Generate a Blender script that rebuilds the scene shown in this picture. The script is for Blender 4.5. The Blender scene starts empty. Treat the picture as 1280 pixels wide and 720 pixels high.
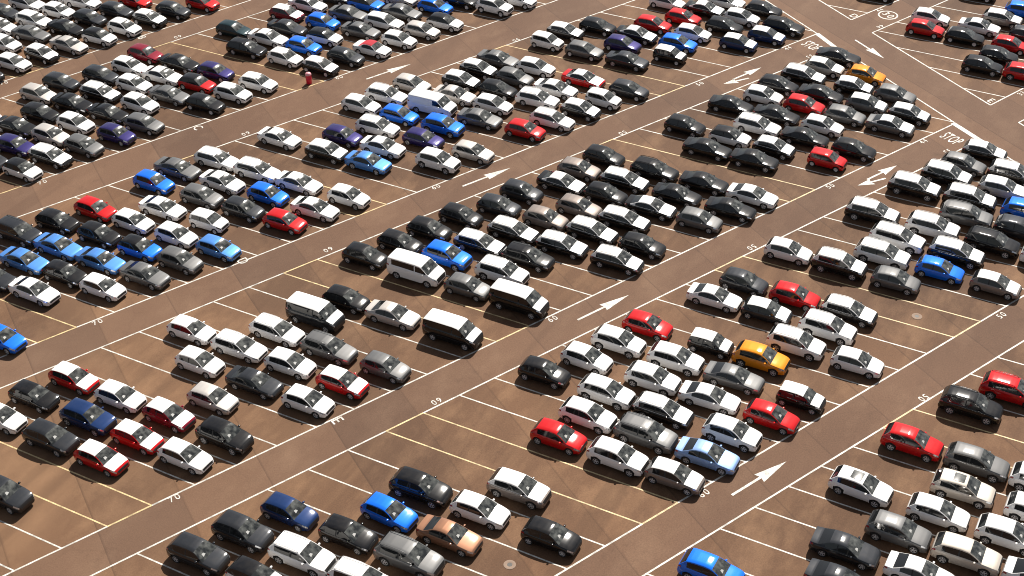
import bpy, math, random
from mathutils import Matrix, Vector
R = math.radians
random.seed(7)
CAM_ROT = [[0.881364, -0.267477, 0.389428], [0.472154, 0.527289, -0.706426], [-0.016388, 0.806488, 0.591023]]
FOCAL = 50.036
LANES = {'L0u': [0.45462, -55.276], 'L0l': [0.45899, -51.613], 'L1l': [0.4656, -76.769], 'L1u': [0.46544, -80.715], 'L2u': [0.47212, -106.224], 'L2l': [0.47261, -102.131], 'L3u': [0.45673, -131.522], 'L3l': [0.46964, -127.098], 'L4u': [0.41029, -150.953], 'L4l': [0.41979, -148.133], 'DN': [-1.42368, 163.244], 'DF': [-1.43907, 174.965], 'L2u_r': [0.44837, -102.813], 'L2l_r': [0.43943, -97.515], 'L1u_r': [0.43036, -76.193]}
NUMBERS = [('70', -56.18, 51.91, 0), ('60', -41.76, 82.57, 0), ('50', -27.94, 112.32, 0), ('60', -45.03, 69.38, 1), ('50', -30.95, 99.66, 1), ('44', -22.44, 124.22, 0), ('33', -19.94, 123.44, 1), ('70', -74.97, 65.19, 0), ('60', -60.66, 95.71, 0), ('50', -46.29, 125.53, 0), ('44', -40.82, 137.34, 0), ('60', -63.92, 82.58, 1), ('50', -49.3, 112.7, 1), ('33', -38.11, 136.56, 1), ('60', -23.2, 69.42, 0), ('50', -9.4, 99.56, 0), ('50', -12.32, 86.58, 1), ('70', -94.54, 79.64, 0), ('60', -81.0, 109.88, 0), ('60', -82.77, 95.8, 1), ('50', -68.32, 126.01, 1), ('70', -112.37, 92.89, 0), ('60', -102.74, 109.9, 1), ('44', -34.65, 150.99, 0), ('44', -33.47, 146.98, 1), ('33', -16.1, 138.21, 0)]
LETTERS = [('E', -50.55, 64.04), ('D', -69.6, 77.72), ('C', -87.79, 94.54), ('B', -106.27, 107.94), ('E', -18.55, 135.3), ('D', -36.88, 148.26)]
ARROWS = [(-21.4, 70.17, -19.16, 75.16), (-39.9, 83.39, -37.59, 88.39), (-58.52, 96.95, -56.06, 101.86), (-78.21, 110.86, -75.76, 115.94), (-25.26, 115.0, -23.5, 118.68), (-23.79, 115.97, -25.74, 113.58), (-43.58, 127.95, -41.86, 131.82), (-42.19, 128.98, -44.12, 126.6), (-34.92, 142.51, -30.86, 139.63)]
STOPS = [(-20.19, 125.95, -21.28, 126.53, -18.94, 125.29), (-38.75, 139.0, -39.95, 139.59, -37.7, 138.56)]
STOP_BARS = [(-39.17, 142.16, -36.06, 139.58), (-20.82, 129.05, -17.27, 126.64)]
CIRCLE = (-33.48, 150.16)
BIN = (-83.12, 107.37)
DRAINS = [(-15.48, 96.35), (-32.17, 57.26)]
CARS = [
(-71.09, 58.29, 'H', 'R*', 1, 'white-topped red hatchback between lanes D and E, with nothing behind'),
(-72.38, 55.27, 'H', 'K', 1, 'black hatchback between lanes D and E, behind a navy SUV'),
(-66.43, 58.28, 'H', 'W', 1, 'white hatchback between lanes D and E, behind a white-topped maroon hatchback'),
(-66.92, 55.23, 'U', 'N', 1, 'navy SUV between lanes D and E'),
(-72.89, 52.3, 'H', 'W', 1, 'white hatchback between lanes D and E, behind a dark grey SUV'),
(-67.86, 52.25, 'U', 'D', 1, 'dark grey SUV between lanes D and E, behind a white-topped red hatchback'),
(-62.24, 55.28, 'H', 'R*', 1, 'white-topped red hatchback between lanes D and E, ahead of a navy SUV'),
(-63.07, 52.31, 'H', 'R*', 1, 'white-topped red hatchback between lanes D and E, ahead of a dark grey SUV'),
(-57.77, 55.28, 'H', 'W', 1, 'white hatchback between lanes D and E, with a black SUV on its far side'),
(-66.73, 46.3, 'U', 'D', 1, 'dark grey SUV between lanes D and E, with nothing behind'),
(-66.77, 67.32, 'H', 'W', 1, 'white hatchback between lanes D and E, behind a white estate'),
(-63.56, 64.34, 'H', 'W', 1, 'white hatchback between lanes D and E, behind a dark grey sedan'),
(-62.01, 67.35, 'E', 'W', 1, 'white estate between lanes D and E, behind a white hatchback'),
(-60.54, 70.42, 'E', 'W', 1, 'white estate between lanes D and E, behind a grey estate'),
(-57.11, 67.43, 'H', 'W', 1, 'white hatchback between lanes D and E, behind a white-topped red hatchback'),
(-58.31, 64.35, 'S', 'D', 1, 'dark grey sedan between lanes D and E'),
(-59.95, 61.31, 'H', 'S', 1, 'silver hatchback between lanes D and E'),
(-53.31, 64.38, 'H', 'W', 1, 'white hatchback between lanes D and E, ahead of a dark grey sedan'),
(-61.74, 58.3, 'H', 'M*', 1, 'white-topped maroon hatchback between lanes D and E'),
(-56.5, 58.27, 'U', 'K', 1, 'black SUV between lanes D and E'),
(-58.88, 73.47, 'V', 'D*', 1, 'white-topped dark grey minibus between lanes D and E'),
(-57.89, 76.5, 'H', 'K', 1, 'black hatchback between lanes D and E, behind a silver sedan'),
(-53.3, 76.47, 'S', 'S', 1, 'silver sedan between lanes D and E'),
(-55.49, 70.43, 'E', 'G', 1, 'grey estate between lanes D and E'),
(-50.25, 70.5, 'H', 'G', 1, 'grey hatchback between lanes D and E, ahead of a grey estate'),
(-47.7, 76.6, 'V', 'K*', 1, 'white-topped black minibus between lanes D and E, ahead of a silver sedan'),
(-49.74, 82.62, 'H', 'G', 1, 'grey hatchback between lanes D and E, behind a white-topped black minibus'),
(-44.89, 82.64, 'V', 'K*', 1, 'white-topped black minibus between lanes D and E, ahead of a grey hatchback'),
(-52.21, 67.42, 'H', 'R*', 1, 'white-topped red hatchback between lanes D and E, ahead of a white hatchback'),
(-50.86, 48.03, 'U', 'D', 1, 'dark grey SUV below lane E, behind a black-roofed white hatchback'),
(-49.45, 51.05, 'U', 'D', 1, 'dark grey SUV below lane E, behind a white large SUV'),
(-47.72, 54.1, 'H', 'N', 1, 'navy hatchback below lane E'),
(-44.6, 51.15, 'L', 'W', 1, 'white large SUV below lane E, behind a white estate'),
(-46.17, 48.14, 'H', 'Wk', 1, 'black-roofed white hatchback below lane E'),
(-40.83, 60.23, 'U', 'K', 1, 'black SUV below lane E'),
(-41.55, 57.22, 'H', 'B', 1, 'bright blue hatchback below lane E, behind a bronze sedan'),
(-42.91, 54.17, 'H', 'K', 1, 'black hatchback below lane E, behind a grey large SUV'),
(-38.13, 54.27, 'L', 'G', 1, 'grey large SUV below lane E, ahead of a black hatchback'),
(-36.76, 57.25, 'S', 'Z', 1, 'bronze sedan below lane E'),
(-36.08, 60.29, 'H', 'W', 1, 'white hatchback below lane E, behind a black hatchback'),
(-39.81, 51.19, 'E', 'W', 1, 'white estate below lane E'),
(-30.6, 60.33, 'H', 'K', 1, 'black hatchback below lane E, ahead of a white hatchback'),
(-24.23, 72.55, 'S', 'Y', 1, 'pale blue sedan below lane E'),
(-19.82, 62.26, 'U', 'B', 1, 'bright blue SUV past the lowest arrow lane'),
(-34.66, 63.34, 'U', 'T*', 1, 'white-topped taupe SUV below lane E'),
(-38.9, 75.5, 'H', 'K', 1, 'black hatchback below lane E, behind a white SUV'),
(-36.73, 78.56, 'H', 'W', 1, 'white hatchback below lane E, behind a white SUV'),
(-35.38, 81.56, 'U', 'W', 1, 'white SUV below lane E, behind a white SUV'),
(-34.21, 84.59, 'H', 'R', 1, 'red hatchback below lane E, behind a white-topped black city car'),
(-30.5, 81.6, 'U', 'W', 1, 'white SUV below lane E, behind a grey sedan'),
(-33.62, 75.53, 'U', 'W', 1, 'white SUV below lane E, behind a white-topped black estate'),
(-31.14, 78.59, 'U', 'W', 1, 'white SUV below lane E, behind a white sedan'),
(-28.97, 75.57, 'E', 'K*', 1, 'white-topped black estate below lane E, behind a white SUV'),
(-33.72, 72.51, 'U', 'W', 1, 'white SUV below lane E, behind a grey large SUV'),
(-34.61, 69.45, 'H', 'R', 1, 'red hatchback below lane E, behind a white SUV'),
(-29.87, 69.45, 'U', 'W', 1, 'white SUV below lane E, behind a white-topped taupe hatchback'),
(-29.04, 72.55, 'L', 'G', 1, 'grey large SUV below lane E, behind a pale blue sedan'),
(-25.47, 69.52, 'H', 'T*', 1, 'white-topped taupe hatchback below lane E, ahead of a white SUV'),
(-30.85, 90.61, 'S', 'W', 1, 'white sedan below lane E, behind a white-topped dark grey hatchback'),
(-29.41, 93.63, 'H', 'D', 1, 'dark grey hatchback below lane E'),
(-24.98, 93.66, 'H', 'R', 1, 'red hatchback below lane E, behind a white-topped black estate'),
(-26.33, 90.68, 'H', 'D*', 1, 'white-topped dark grey hatchback below lane E'),
(-28.8, 84.65, 'C', 'K*', 1, 'white-topped black city car below lane E, behind an orange SUV'),
(-22.81, 87.66, 'L', 'W', 1, 'white large SUV below lane E, behind a white hatchback'),
(-21.22, 90.68, 'L', 'W', 1, 'white large SUV below lane E, ahead of a white-topped dark grey hatchback'),
(-20.4, 93.71, 'E', 'K*', 1, 'white-topped black estate below lane E, ahead of a red hatchback'),
(-17.84, 87.67, 'H', 'W', 1, 'white hatchback below lane E, ahead of a white large SUV'),
(-24.62, 84.65, 'U', 'O', 1, 'orange SUV below lane E'),
(-25.69, 81.62, 'S', 'G', 1, 'grey sedan below lane E'),
(-26.48, 78.6, 'S', 'W', 1, 'white sedan below lane E, behind a red hatchback'),
(-23.51, 75.57, 'U', 'W', 1, 'white SUV below lane E, ahead of a white-topped black estate'),
(-21.57, 78.6, 'H', 'R', 1, 'red hatchback below lane E, ahead of a white sedan'),
(-20.32, 81.62, 'C', 'K*', 1, 'white-topped black city car below lane E, ahead of a grey sedan'),
(-8.81, 86.47, 'L', 'K', 1, 'black large SUV past the lowest arrow lane'),
(-6.48, 89.54, 'L', 'R', 1, 'red large SUV past the lowest arrow lane'),
(-11.57, 80.5, 'U', 'R', 1, 'red SUV past the lowest arrow lane'),
(-6.96, 80.51, 'U', 'G', 1, 'grey SUV past the lowest arrow lane, behind a white SUV'),
(-12.73, 68.36, 'S', 'D', 1, 'dark grey sedan past the lowest arrow lane, behind a white sedan'),
(-12.14, 65.34, 'S', 'D', 1, 'dark grey sedan past the lowest arrow lane, alone in its bay'),
(-13.51, 74.44, 'U', 'Wp', 1, 'white SUV with sunroof past the lowest arrow lane'),
(-7.16, 77.46, 'U', 'Ep', 1, 'beige SUV with sunroof past the lowest arrow lane'),
(-8.09, 74.45, 'H', 'W', 1, 'white hatchback past the lowest arrow lane'),
(-9.99, 71.39, 'U', 'G', 1, 'grey SUV past the lowest arrow lane, behind a beige SUV'),
(-5.44, 71.43, 'U', 'E', 1, 'beige SUV past the lowest arrow lane'),
(-7.76, 68.43, 'S', 'W', 1, 'white sedan past the lowest arrow lane, ahead of a dark grey sedan'),
(-3.37, 74.46, 'U', 'W', 1, 'white SUV past the lowest arrow lane, ahead of a white hatchback'),
(-2.12, 77.46, 'U', 'W', 1, 'white SUV past the lowest arrow lane, ahead of a beige SUV with sunroof'),
(-2.42, 80.55, 'U', 'W', 1, 'white SUV past the lowest arrow lane, ahead of a grey SUV'),
(-0.75, 71.46, 'S', 'W', 1, 'white sedan past the lowest arrow lane, ahead of a beige SUV'),
(-89.66, 71.57, 'L', 'D', 1, 'dark grey large SUV between lanes C and D'),
(-87.78, 74.56, 'H', 'K', 1, 'black hatchback between lanes C and D, behind a black hatchback'),
(-82.86, 74.56, 'H', 'K', 1, 'black hatchback between lanes C and D, ahead of a black hatchback'),
(-86.03, 77.65, 'H', 'R', 1, 'red hatchback between lanes C and D, with a black hatchback on its near side'),
(-81.58, 77.64, 'H', 'W', 1, 'white hatchback between lanes C and D, behind a white hatchback'),
(-84.87, 71.55, 'S', 'L', 1, 'light blue sedan between lanes C and D, behind a light blue sedan'),
(-85.99, 68.56, 'S', 'L', 1, 'light blue sedan between lanes C and D, behind a black hatchback'),
(-80.11, 71.6, 'S', 'L', 1, 'light blue sedan between lanes C and D, behind a grey sedan'),
(-86.8, 65.43, 'S', 'D', 1, 'dark grey sedan between lanes C and D, behind a white sedan'),
(-82.04, 65.57, 'S', 'W', 1, 'white sedan between lanes C and D, ahead of a dark grey sedan'),
(-81.48, 68.64, 'H', 'K', 1, 'black hatchback between lanes C and D, behind a white hatchback'),
(-77.22, 68.61, 'H', 'W', 1, 'white hatchback between lanes C and D, ahead of a black hatchback'),
(-79.77, 59.51, 'H', 'B', 1, 'bright blue hatchback between lanes C and D, alone in its bay'),
(-84.2, 83.66, 'H', 'B', 1, 'bright blue hatchback between lanes C and D, behind a grey hatchback'),
(-83.87, 86.71, 'S', 'G', 1, 'grey sedan between lanes C and D, behind a white sedan'),
(-81.52, 89.74, 'E', 'W', 1, 'white estate between lanes C and D, behind a white estate'),
(-78.55, 86.72, 'S', 'W', 1, 'white sedan between lanes C and D, behind a bright blue hatchback'),
(-78.63, 83.73, 'H', 'G', 1, 'grey hatchback between lanes C and D, behind a dark grey hatchback'),
(-80.64, 80.6, 'S', 'W', 1, 'white sedan between lanes C and D, with a grey hatchback on its far side'),
(-75.45, 80.73, 'C', 'W', 0, 'white city car between lanes C and D, with a white hatchback on its near side'),
(-73.88, 83.72, 'H', 'D', 1, 'dark grey hatchback between lanes C and D, behind a red hatchback'),
(-78.21, 74.56, 'H', 'Bk', 1, 'black-roofed bright blue hatchback between lanes C and D'),
(-76.67, 77.63, 'H', 'W', 1, 'white hatchback between lanes C and D, behind a light blue hatchback'),
(-72.07, 77.71, 'H', 'L', 1, 'light blue hatchback between lanes C and D'),
(-73.85, 74.65, 'H', 'G', 1, 'grey hatchback between lanes C and D, with open space ahead'),
(-75.19, 71.6, 'S', 'G', 1, 'grey sedan between lanes C and D, ahead of a light blue sedan'),
(-76.76, 89.78, 'E', 'W', 1, 'white estate between lanes C and D, behind a white sedan'),
(-73.33, 86.78, 'H', 'B', 1, 'bright blue hatchback between lanes C and D, behind a white sedan'),
(-72.0, 89.8, 'S', 'W', 1, 'white sedan between lanes C and D, behind a white hatchback'),
(-68.1, 86.79, 'S', 'W', 1, 'white sedan between lanes C and D, ahead of a bright blue hatchback'),
(-69.31, 83.8, 'H', 'R', 1, 'red hatchback between lanes C and D, ahead of a dark grey hatchback'),
(-66.43, 89.82, 'H', 'W', 1, 'white hatchback between lanes C and D, ahead of a white sedan'),
(-68.16, 95.8, 'S', 'L', 1, 'light blue sedan between lanes C and D, ahead of a white-topped black SUV'),
(-72.81, 95.63, 'U', 'K*', 1, 'white-topped black SUV between lanes C and D'),
(-59.88, 82.47, 'H', 'K', 1, 'black hatchback between lanes D and E, behind a white minibus'),
(-58.28, 85.6, 'H', 'K', 1, 'black hatchback between lanes D and E, behind a bright blue SUV'),
(-57.08, 88.58, 'H', 'K', 1, 'black hatchback behind a white-topped black estate, with a black hatchback on its far side'),
(-55.64, 91.73, 'H', 'K', 1, 'black hatchback between lanes D and E, with a dark grey hatchback on its far side'),
(-53.54, 85.64, 'U', 'B', 1, 'bright blue SUV between lanes D and E'),
(-54.76, 82.55, 'V', 'W', 1, 'white minibus between lanes D and E'),
(-52.62, 97.68, 'H', 'D', 1, 'dark grey hatchback between lanes D and E, first of 3 cars in its bay'),
(-53.36, 94.69, 'H', 'D', 1, 'dark grey hatchback between lanes D and E, with a black hatchback on its near side'),
(-50.04, 100.76, 'S', 'K*', 1, 'white-topped black sedan between lanes D and E, behind a black hatchback'),
(-48.63, 94.73, 'H', 'T', 1, 'taupe hatchback between lanes D and E, with a taupe hatchback on its far side'),
(-50.29, 91.73, 'E', 'K*', 1, 'white-topped black estate between lanes D and E, with a taupe hatchback on its far side'),
(-52.0, 88.7, 'E', 'K*', 1, 'white-topped black estate between lanes D and E, behind a black estate'),
(-45.46, 91.71, 'E', 'K*', 1, 'white-topped black estate between lanes D and E, with a black estate on its near side'),
(-47.24, 88.69, 'E', 'K', 1, 'black estate between lanes D and E, ahead of a white-topped black estate'),
(-48.14, 85.68, 'L', 'W', 1, 'white large SUV between lanes D and E'),
(-48.53, 106.78, 'H', 'K', 1, 'black hatchback between lanes D and E, behind a black estate'),
(-43.24, 106.7, 'E', 'K', 1, 'black estate between lanes D and E, behind a black sedan'),
(-49.66, 103.69, 'H', 'T', 1, 'taupe hatchback between lanes D and E, with nothing behind'),
(-45.01, 103.83, 'E', 'K*', 1, 'white-topped black estate between lanes D and E, behind a black sedan'),
(-45.53, 100.8, 'H', 'K', 1, 'black hatchback between lanes D and E, behind a white-topped black sedan'),
(-41.02, 100.71, 'S', 'K*', 1, 'white-topped black sedan between lanes D and E, behind a grey hatchback'),
(-46.8, 97.78, 'H', 'T', 1, 'taupe hatchback between lanes D and E, with a taupe hatchback on its near side'),
(-42.29, 97.78, 'E', 'K*', 1, 'white-topped black estate between lanes D and E, third of 3 cars in its bay'),
(-44.02, 94.75, 'E', 'K*', 1, 'white-topped black estate between lanes D and E, behind a black hatchback'),
(-40.19, 91.73, 'E', 'K*', 1, 'white-topped black estate between lanes D and E, with a black hatchback on its far side'),
(-39.2, 94.75, 'H', 'K', 1, 'black hatchback between lanes D and E, ahead of a white-topped black estate'),
(-39.73, 103.71, 'S', 'K', 1, 'black sedan between lanes D and E, ahead of a white-topped black estate'),
(-38.3, 106.73, 'S', 'K', 1, 'black sedan between lanes D and E, behind a white sedan'),
(-34.5, 103.68, 'S', 'K', 1, 'black sedan between lanes D and E, with a white sedan on its far side'),
(-36.3, 100.76, 'H', 'G', 1, 'grey hatchback between lanes D and E, ahead of a white-topped black sedan'),
(-33.54, 106.7, 'S', 'W', 1, 'white sedan between lanes D and E'),
(-35.57, 112.67, 'S', 'K', 1, 'black sedan between lanes D and E, with a white-topped black hatchback on its far side'),
(-27.62, 99.64, 'H', 'W', 1, 'white hatchback below lane E, behind a white-topped black large SUV'),
(-23.08, 99.6, 'L', 'K*', 1, 'white-topped black large SUV below lane E, behind a grey hatchback'),
(-20.31, 102.73, 'L', 'W', 1, 'white large SUV below lane E, behind a bright blue hatchback'),
(-19.84, 105.67, 'L', 'W', 1, 'white large SUV below lane E, behind a white-topped black large SUV'),
(-17.59, 108.83, 'L', 'W', 1, 'white large SUV below lane E, behind a black large SUV'),
(-14.72, 105.72, 'L', 'K*', 1, 'white-topped black large SUV below lane E, ahead of a white large SUV'),
(-12.39, 108.73, 'L', 'K', 1, 'black large SUV below lane E'),
(-15.35, 102.74, 'H', 'B', 1, 'bright blue hatchback below lane E, behind a white-topped taupe hatchback'),
(-10.72, 114.89, 'U', 'B', 1, 'bright blue SUV below lane E'),
(-10.74, 111.87, 'U', 'D', 1, 'dark grey SUV below lane E, ahead of a grey large SUV'),
(-7.57, 108.45, 'L', 'W', 1, 'white large SUV below lane E, ahead of a black large SUV'),
(-18.23, 99.63, 'H', 'G', 1, 'grey hatchback below lane E, with open space ahead'),
(-10.69, 102.77, 'H', 'T*', 1, 'white-topped taupe hatchback below lane E, ahead of a bright blue hatchback'),
(-20.77, 114.61, 'L', 'K*', 1, 'white-topped black large SUV below lane E, behind a white-topped black large SUV'),
(-22.93, 108.69, 'L', 'K*', 1, 'white-topped black large SUV below lane E, behind a white large SUV'),
(-18.66, 117.87, 'L', 'K*', 1, 'white-topped black large SUV below lane E, behind a white-topped beige SUV'),
(-17.81, 120.69, 'H', 'G', 1, 'grey hatchback below lane E, behind a white-topped black large SUV'),
(-15.81, 114.88, 'L', 'K*', 1, 'white-topped black large SUV below lane E, behind a bright blue SUV'),
(-15.42, 111.84, 'L', 'G', 1, 'grey large SUV below lane E, behind a dark grey SUV'),
(-16.58, 123.88, 'H', 'K*', 1, 'white-topped black hatchback below lane E'),
(-13.27, 120.82, 'L', 'K*', 1, 'white-topped black large SUV below lane E, ahead of a grey hatchback'),
(-13.56, 117.87, 'U', 'E*', 1, 'white-topped beige SUV below lane E'),
(-124.06, 104.96, 'H', 'D', 0, 'dark grey hatchback above lane B, behind a white estate'),
(-123.3, 108.06, 'E', 'W', 0, 'white estate above lane B, behind a white hatchback'),
(-118.43, 108.05, 'H', 'W', 0, 'white hatchback above lane B, behind a dark grey hatchback'),
(-119.38, 105.05, 'E', 'W', 0, 'white estate above lane B, behind a black sedan'),
(-121.62, 102.05, 'H', 'W', 0, 'white hatchback above lane B, behind a grey sedan'),
(-117.11, 102.19, 'S', 'G', 0, 'grey sedan above lane B'),
(-114.62, 105.05, 'S', 'K', 0, 'black sedan above lane B'),
(-113.9, 108.19, 'H', 'D', 0, 'dark grey hatchback above lane B, behind a white hatchback'),
(-109.68, 105.04, 'H', 'Wk', 0, 'black-roofed white hatchback above lane B'),
(-118.04, 99.05, 'H', 'W', 0, 'white hatchback above lane B, behind a white-topped black hatchback'),
(-111.45, 102.05, 'S', 'S', 0, 'silver sedan above lane B'),
(-112.56, 98.98, 'H', 'K*', 0, 'white-topped black hatchback above lane B, ahead of a white hatchback'),
(-113.87, 96.07, 'H', 'W', 0, 'white hatchback above lane B, alone in its bay'),
(-117.73, 111.27, 'E', 'W', 0, 'white estate above lane B, behind a dark grey hatchback'),
(-122.24, 111.27, 'H', 'W', 0, 'white hatchback above lane B, behind a white estate'),
(-114.67, 92.76, 'H', 'D', 0, 'dark grey hatchback above lane B, alone in its bay'),
(-112.53, 111.18, 'H', 'D', 0, 'dark grey hatchback above lane B, behind a white-topped black hatchback'),
(-112.38, 114.22, 'H', 'R', 0, 'red hatchback above lane B, behind a dark grey hatchback'),
(-107.63, 111.15, 'H', 'K*', 0, 'white-topped black hatchback above lane B, ahead of a dark grey hatchback'),
(-106.64, 114.11, 'H', 'D', 0, 'dark grey hatchback above lane B, ahead of a red hatchback'),
(-104.84, 117.24, 'H', 'R', 0, 'red hatchback above lane B, alone in its bay'),
(-102.31, 104.06, 'H', 'M', 0, 'maroon hatchback between lanes B and C'),
(-97.57, 104.03, 'S', 'K', 1, 'black sedan between lanes B and C, behind an indigo hatchback'),
(-108.7, 108.09, 'H', 'W', 0, 'white hatchback above lane B, ahead of a dark grey hatchback'),
(-101.96, 101.04, 'H', 'W', 0, 'white hatchback between lanes B and C, behind a white sedan'),
(-92.82, 104.15, 'H', 'P', 0, 'indigo hatchback between lanes B and C, behind a white hatchback'),
(-92.87, 101.12, 'H', 'Rk', 0, 'black-roofed red hatchback between lanes B and C'),
(-89.43, 98.05, 'H', 'K', 0, 'black hatchback between lanes B and C, ahead of a grey sedan'),
(-88.23, 101.12, 'H', 'W', 0, 'white hatchback between lanes B and C, ahead of a black-roofed red hatchback'),
(-87.24, 104.13, 'H', 'W', 0, 'white hatchback between lanes B and C, ahead of an indigo hatchback'),
(-97.24, 113.14, 'H', 'X', 0, 'dark teal hatchback between lanes B and C'),
(-93.13, 110.01, 'E', 'K', 1, 'black estate between lanes B and C'),
(-94.35, 119.26, 'H', 'M*', 0, 'white-topped maroon hatchback between lanes B and C'),
(-93.6, 122.34, 'S', 'W', 0, 'white sedan between lanes B and C, behind a grey sedan'),
(-92.14, 116.24, 'S', 'D', 0, 'dark grey sedan between lanes B and C'),
(-89.41, 119.28, 'H', 'B', 0, 'bright blue hatchback between lanes B and C, behind a grey sedan'),
(-92.56, 113.21, 'S', 'W', 0, 'white sedan between lanes B and C, behind a bright blue hatchback'),
(-87.83, 113.26, 'H', 'B', 0, 'bright blue hatchback between lanes B and C, behind a dark grey hatchback'),
(-87.05, 116.17, 'H', 'Wk', 0, 'black-roofed white hatchback between lanes B and C, ahead of a dark grey sedan'),
(-88.03, 110.11, 'H', 'W', 0, 'white hatchback between lanes B and C, behind a white-topped black hatchback'),
(-83.5, 110.18, 'H', 'K*', 0, 'white-topped black hatchback between lanes B and C'),
(-88.0, 122.34, 'S', 'G', 0, 'grey sedan between lanes B and C, behind a white estate'),
(-87.51, 125.36, 'U', 'Bk', 0, 'black-roofed bright blue SUV between lanes B and C'),
(-82.66, 125.36, 'S', 'G', 0, 'grey sedan between lanes B and C, behind a black-roofed white hatchback'),
(-80.06, 128.39, 'H', 'B', 0, 'bright blue hatchback between lanes B and C, ahead of a silver hatchback'),
(-83.16, 122.34, 'E', 'W', 0, 'white estate between lanes B and C'),
(-78.2, 122.34, 'H', 'S', 0, 'silver hatchback between lanes B and C, ahead of a white estate'),
(-79.3, 119.29, 'H', 'W', 0, 'white hatchback between lanes B and C, ahead of a grey sedan'),
(-84.33, 119.3, 'S', 'G', 0, 'grey sedan between lanes B and C, behind a white hatchback'),
(-80.8, 116.15, 'K', 'W', 0, 'red-topped white convertible between lanes B and C'),
(-82.32, 113.25, 'H', 'D', 0, 'dark grey hatchback between lanes B and C, ahead of a bright blue hatchback'),
(-76.94, 125.27, 'H', 'Wk', 0, 'black-roofed white hatchback between lanes B and C, ahead of a grey sedan'),
(-91.91, 125.36, 'H', 'D', 0, 'dark grey hatchback between lanes B and C, behind a black-roofed bright blue SUV'),
(-84.73, 128.39, 'H', 'S', 0, 'silver hatchback between lanes B and C, behind a bright blue hatchback'),
(-78.25, 131.09, 'H', 'K', 0, 'black hatchback between lanes B and C, behind a white SUV'),
(-106.07, 94.97, 'H', 'D', 0, 'dark grey hatchback between lanes B and C, behind a white-topped black estate'),
(-103.32, 98.03, 'H', 'D', 0, 'dark grey hatchback between lanes B and C, behind a white hatchback'),
(-100.74, 95.04, 'E', 'K*', 1, 'white-topped black estate between lanes B and C, behind a white hatchback'),
(-106.35, 91.91, 'H', 'S', 0, 'silver hatchback between lanes B and C, behind a black sedan'),
(-101.84, 92.01, 'S', 'K', 1, 'black sedan between lanes B and C, behind a black sedan'),
(-103.3, 88.91, 'H', 'K', 0, 'black hatchback between lanes B and C, behind a white hatchback'),
(-97.08, 92.04, 'S', 'K', 1, 'black sedan between lanes B and C, behind a grey hatchback'),
(-98.61, 88.95, 'H', 'W', 0, 'white hatchback between lanes B and C, ahead of a black hatchback'),
(-103.65, 85.82, 'S', 'K', 1, 'black sedan between lanes B and C, behind a silver hatchback'),
(-99.14, 85.98, 'H', 'S', 1, 'silver hatchback between lanes B and C, behind a grey hatchback'),
(-108.16, 85.9, 'H', 'W', 0, 'white hatchback between lanes B and C, behind a black sedan'),
(-100.95, 82.88, 'H', 'P', 1, 'indigo hatchback between lanes B and C, behind a white-topped black estate'),
(-96.37, 82.91, 'E', 'K*', 1, 'white-topped black estate between lanes B and C, ahead of an indigo hatchback'),
(-94.83, 85.9, 'H', 'G', 1, 'grey hatchback between lanes B and C, ahead of a silver hatchback'),
(-101.31, 79.72, 'H', 'D', 1, 'dark grey hatchback between lanes B and C, behind a black-roofed white hatchback'),
(-97.05, 79.84, 'H', 'Wk', 1, 'black-roofed white hatchback between lanes B and C, ahead of a dark grey hatchback'),
(-105.21, 82.8, 'H', 'W', 1, 'white hatchback between lanes B and C, first of 3 cars in its bay'),
(-93.42, 89.05, 'H', 'P', 1, 'indigo hatchback between lanes B and C, with open space ahead'),
(-98.8, 98.06, 'H', 'W', 0, 'white hatchback between lanes B and C, behind a grey sedan'),
(-95.45, 95.03, 'H', 'W', 0, 'white hatchback between lanes B and C, ahead of a white-topped black estate'),
(-92.37, 91.97, 'H', 'G', 0, 'grey hatchback between lanes B and C, ahead of a black sedan'),
(-94.0, 97.93, 'S', 'G', 1, 'grey sedan between lanes B and C, behind a black hatchback'),
(-97.38, 100.96, 'S', 'W', 1, 'white sedan between lanes B and C, behind a black-roofed red hatchback'),
(-78.52, 95.8, 'S', 'W', 1, 'white sedan between lanes C and D, behind a white-topped black SUV'),
(-73.15, 98.85, 'H', 'P', 1, 'indigo hatchback between lanes C and D, behind a white sedan'),
(-74.96, 104.98, 'H', 'W', 0, 'white hatchback between lanes C and D, behind a bright blue hatchback'),
(-73.8, 107.96, 'E', 'W', 1, 'white estate between lanes C and D, behind a white panel van'),
(-72.59, 111.03, 'H', 'S', 0, 'silver hatchback between lanes C and D, behind a silver sedan'),
(-70.35, 104.93, 'H', 'B', 0, 'bright blue hatchback between lanes C and D, behind a bright blue SUV'),
(-71.03, 101.95, 'E', 'W', 1, 'white estate between lanes C and D, behind an indigo hatchback'),
(-68.31, 108.0, 'P', 'W', 1, 'white panel van between lanes C and D'),
(-65.3, 104.97, 'U', 'B', 1, 'bright blue SUV between lanes C and D'),
(-65.74, 101.95, 'H', 'P', 1, 'indigo hatchback between lanes C and D, behind a silver hatchback'),
(-68.49, 98.9, 'S', 'W', 1, 'white sedan between lanes C and D, behind a white SUV'),
(-62.27, 98.9, 'U', 'W', 1, 'white SUV between lanes C and D'),
(-60.15, 101.93, 'H', 'S', 1, 'silver hatchback between lanes C and D, ahead of an indigo hatchback'),
(-62.79, 107.99, 'S', 'G', 1, 'grey sedan between lanes C and D, behind a red hatchback'),
(-68.4, 114.05, 'H', 'K*', 0, 'white-topped black hatchback between lanes C and D, behind a black hatchback'),
(-68.02, 117.08, 'H', 'K*', 0, 'white-topped black hatchback between lanes C and D, behind a grey hatchback'),
(-67.3, 120.07, 'S', 'G', 1, 'grey sedan between lanes C and D, behind a white hatchback'),
(-67.45, 111.03, 'S', 'S', 1, 'silver sedan between lanes C and D'),
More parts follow.
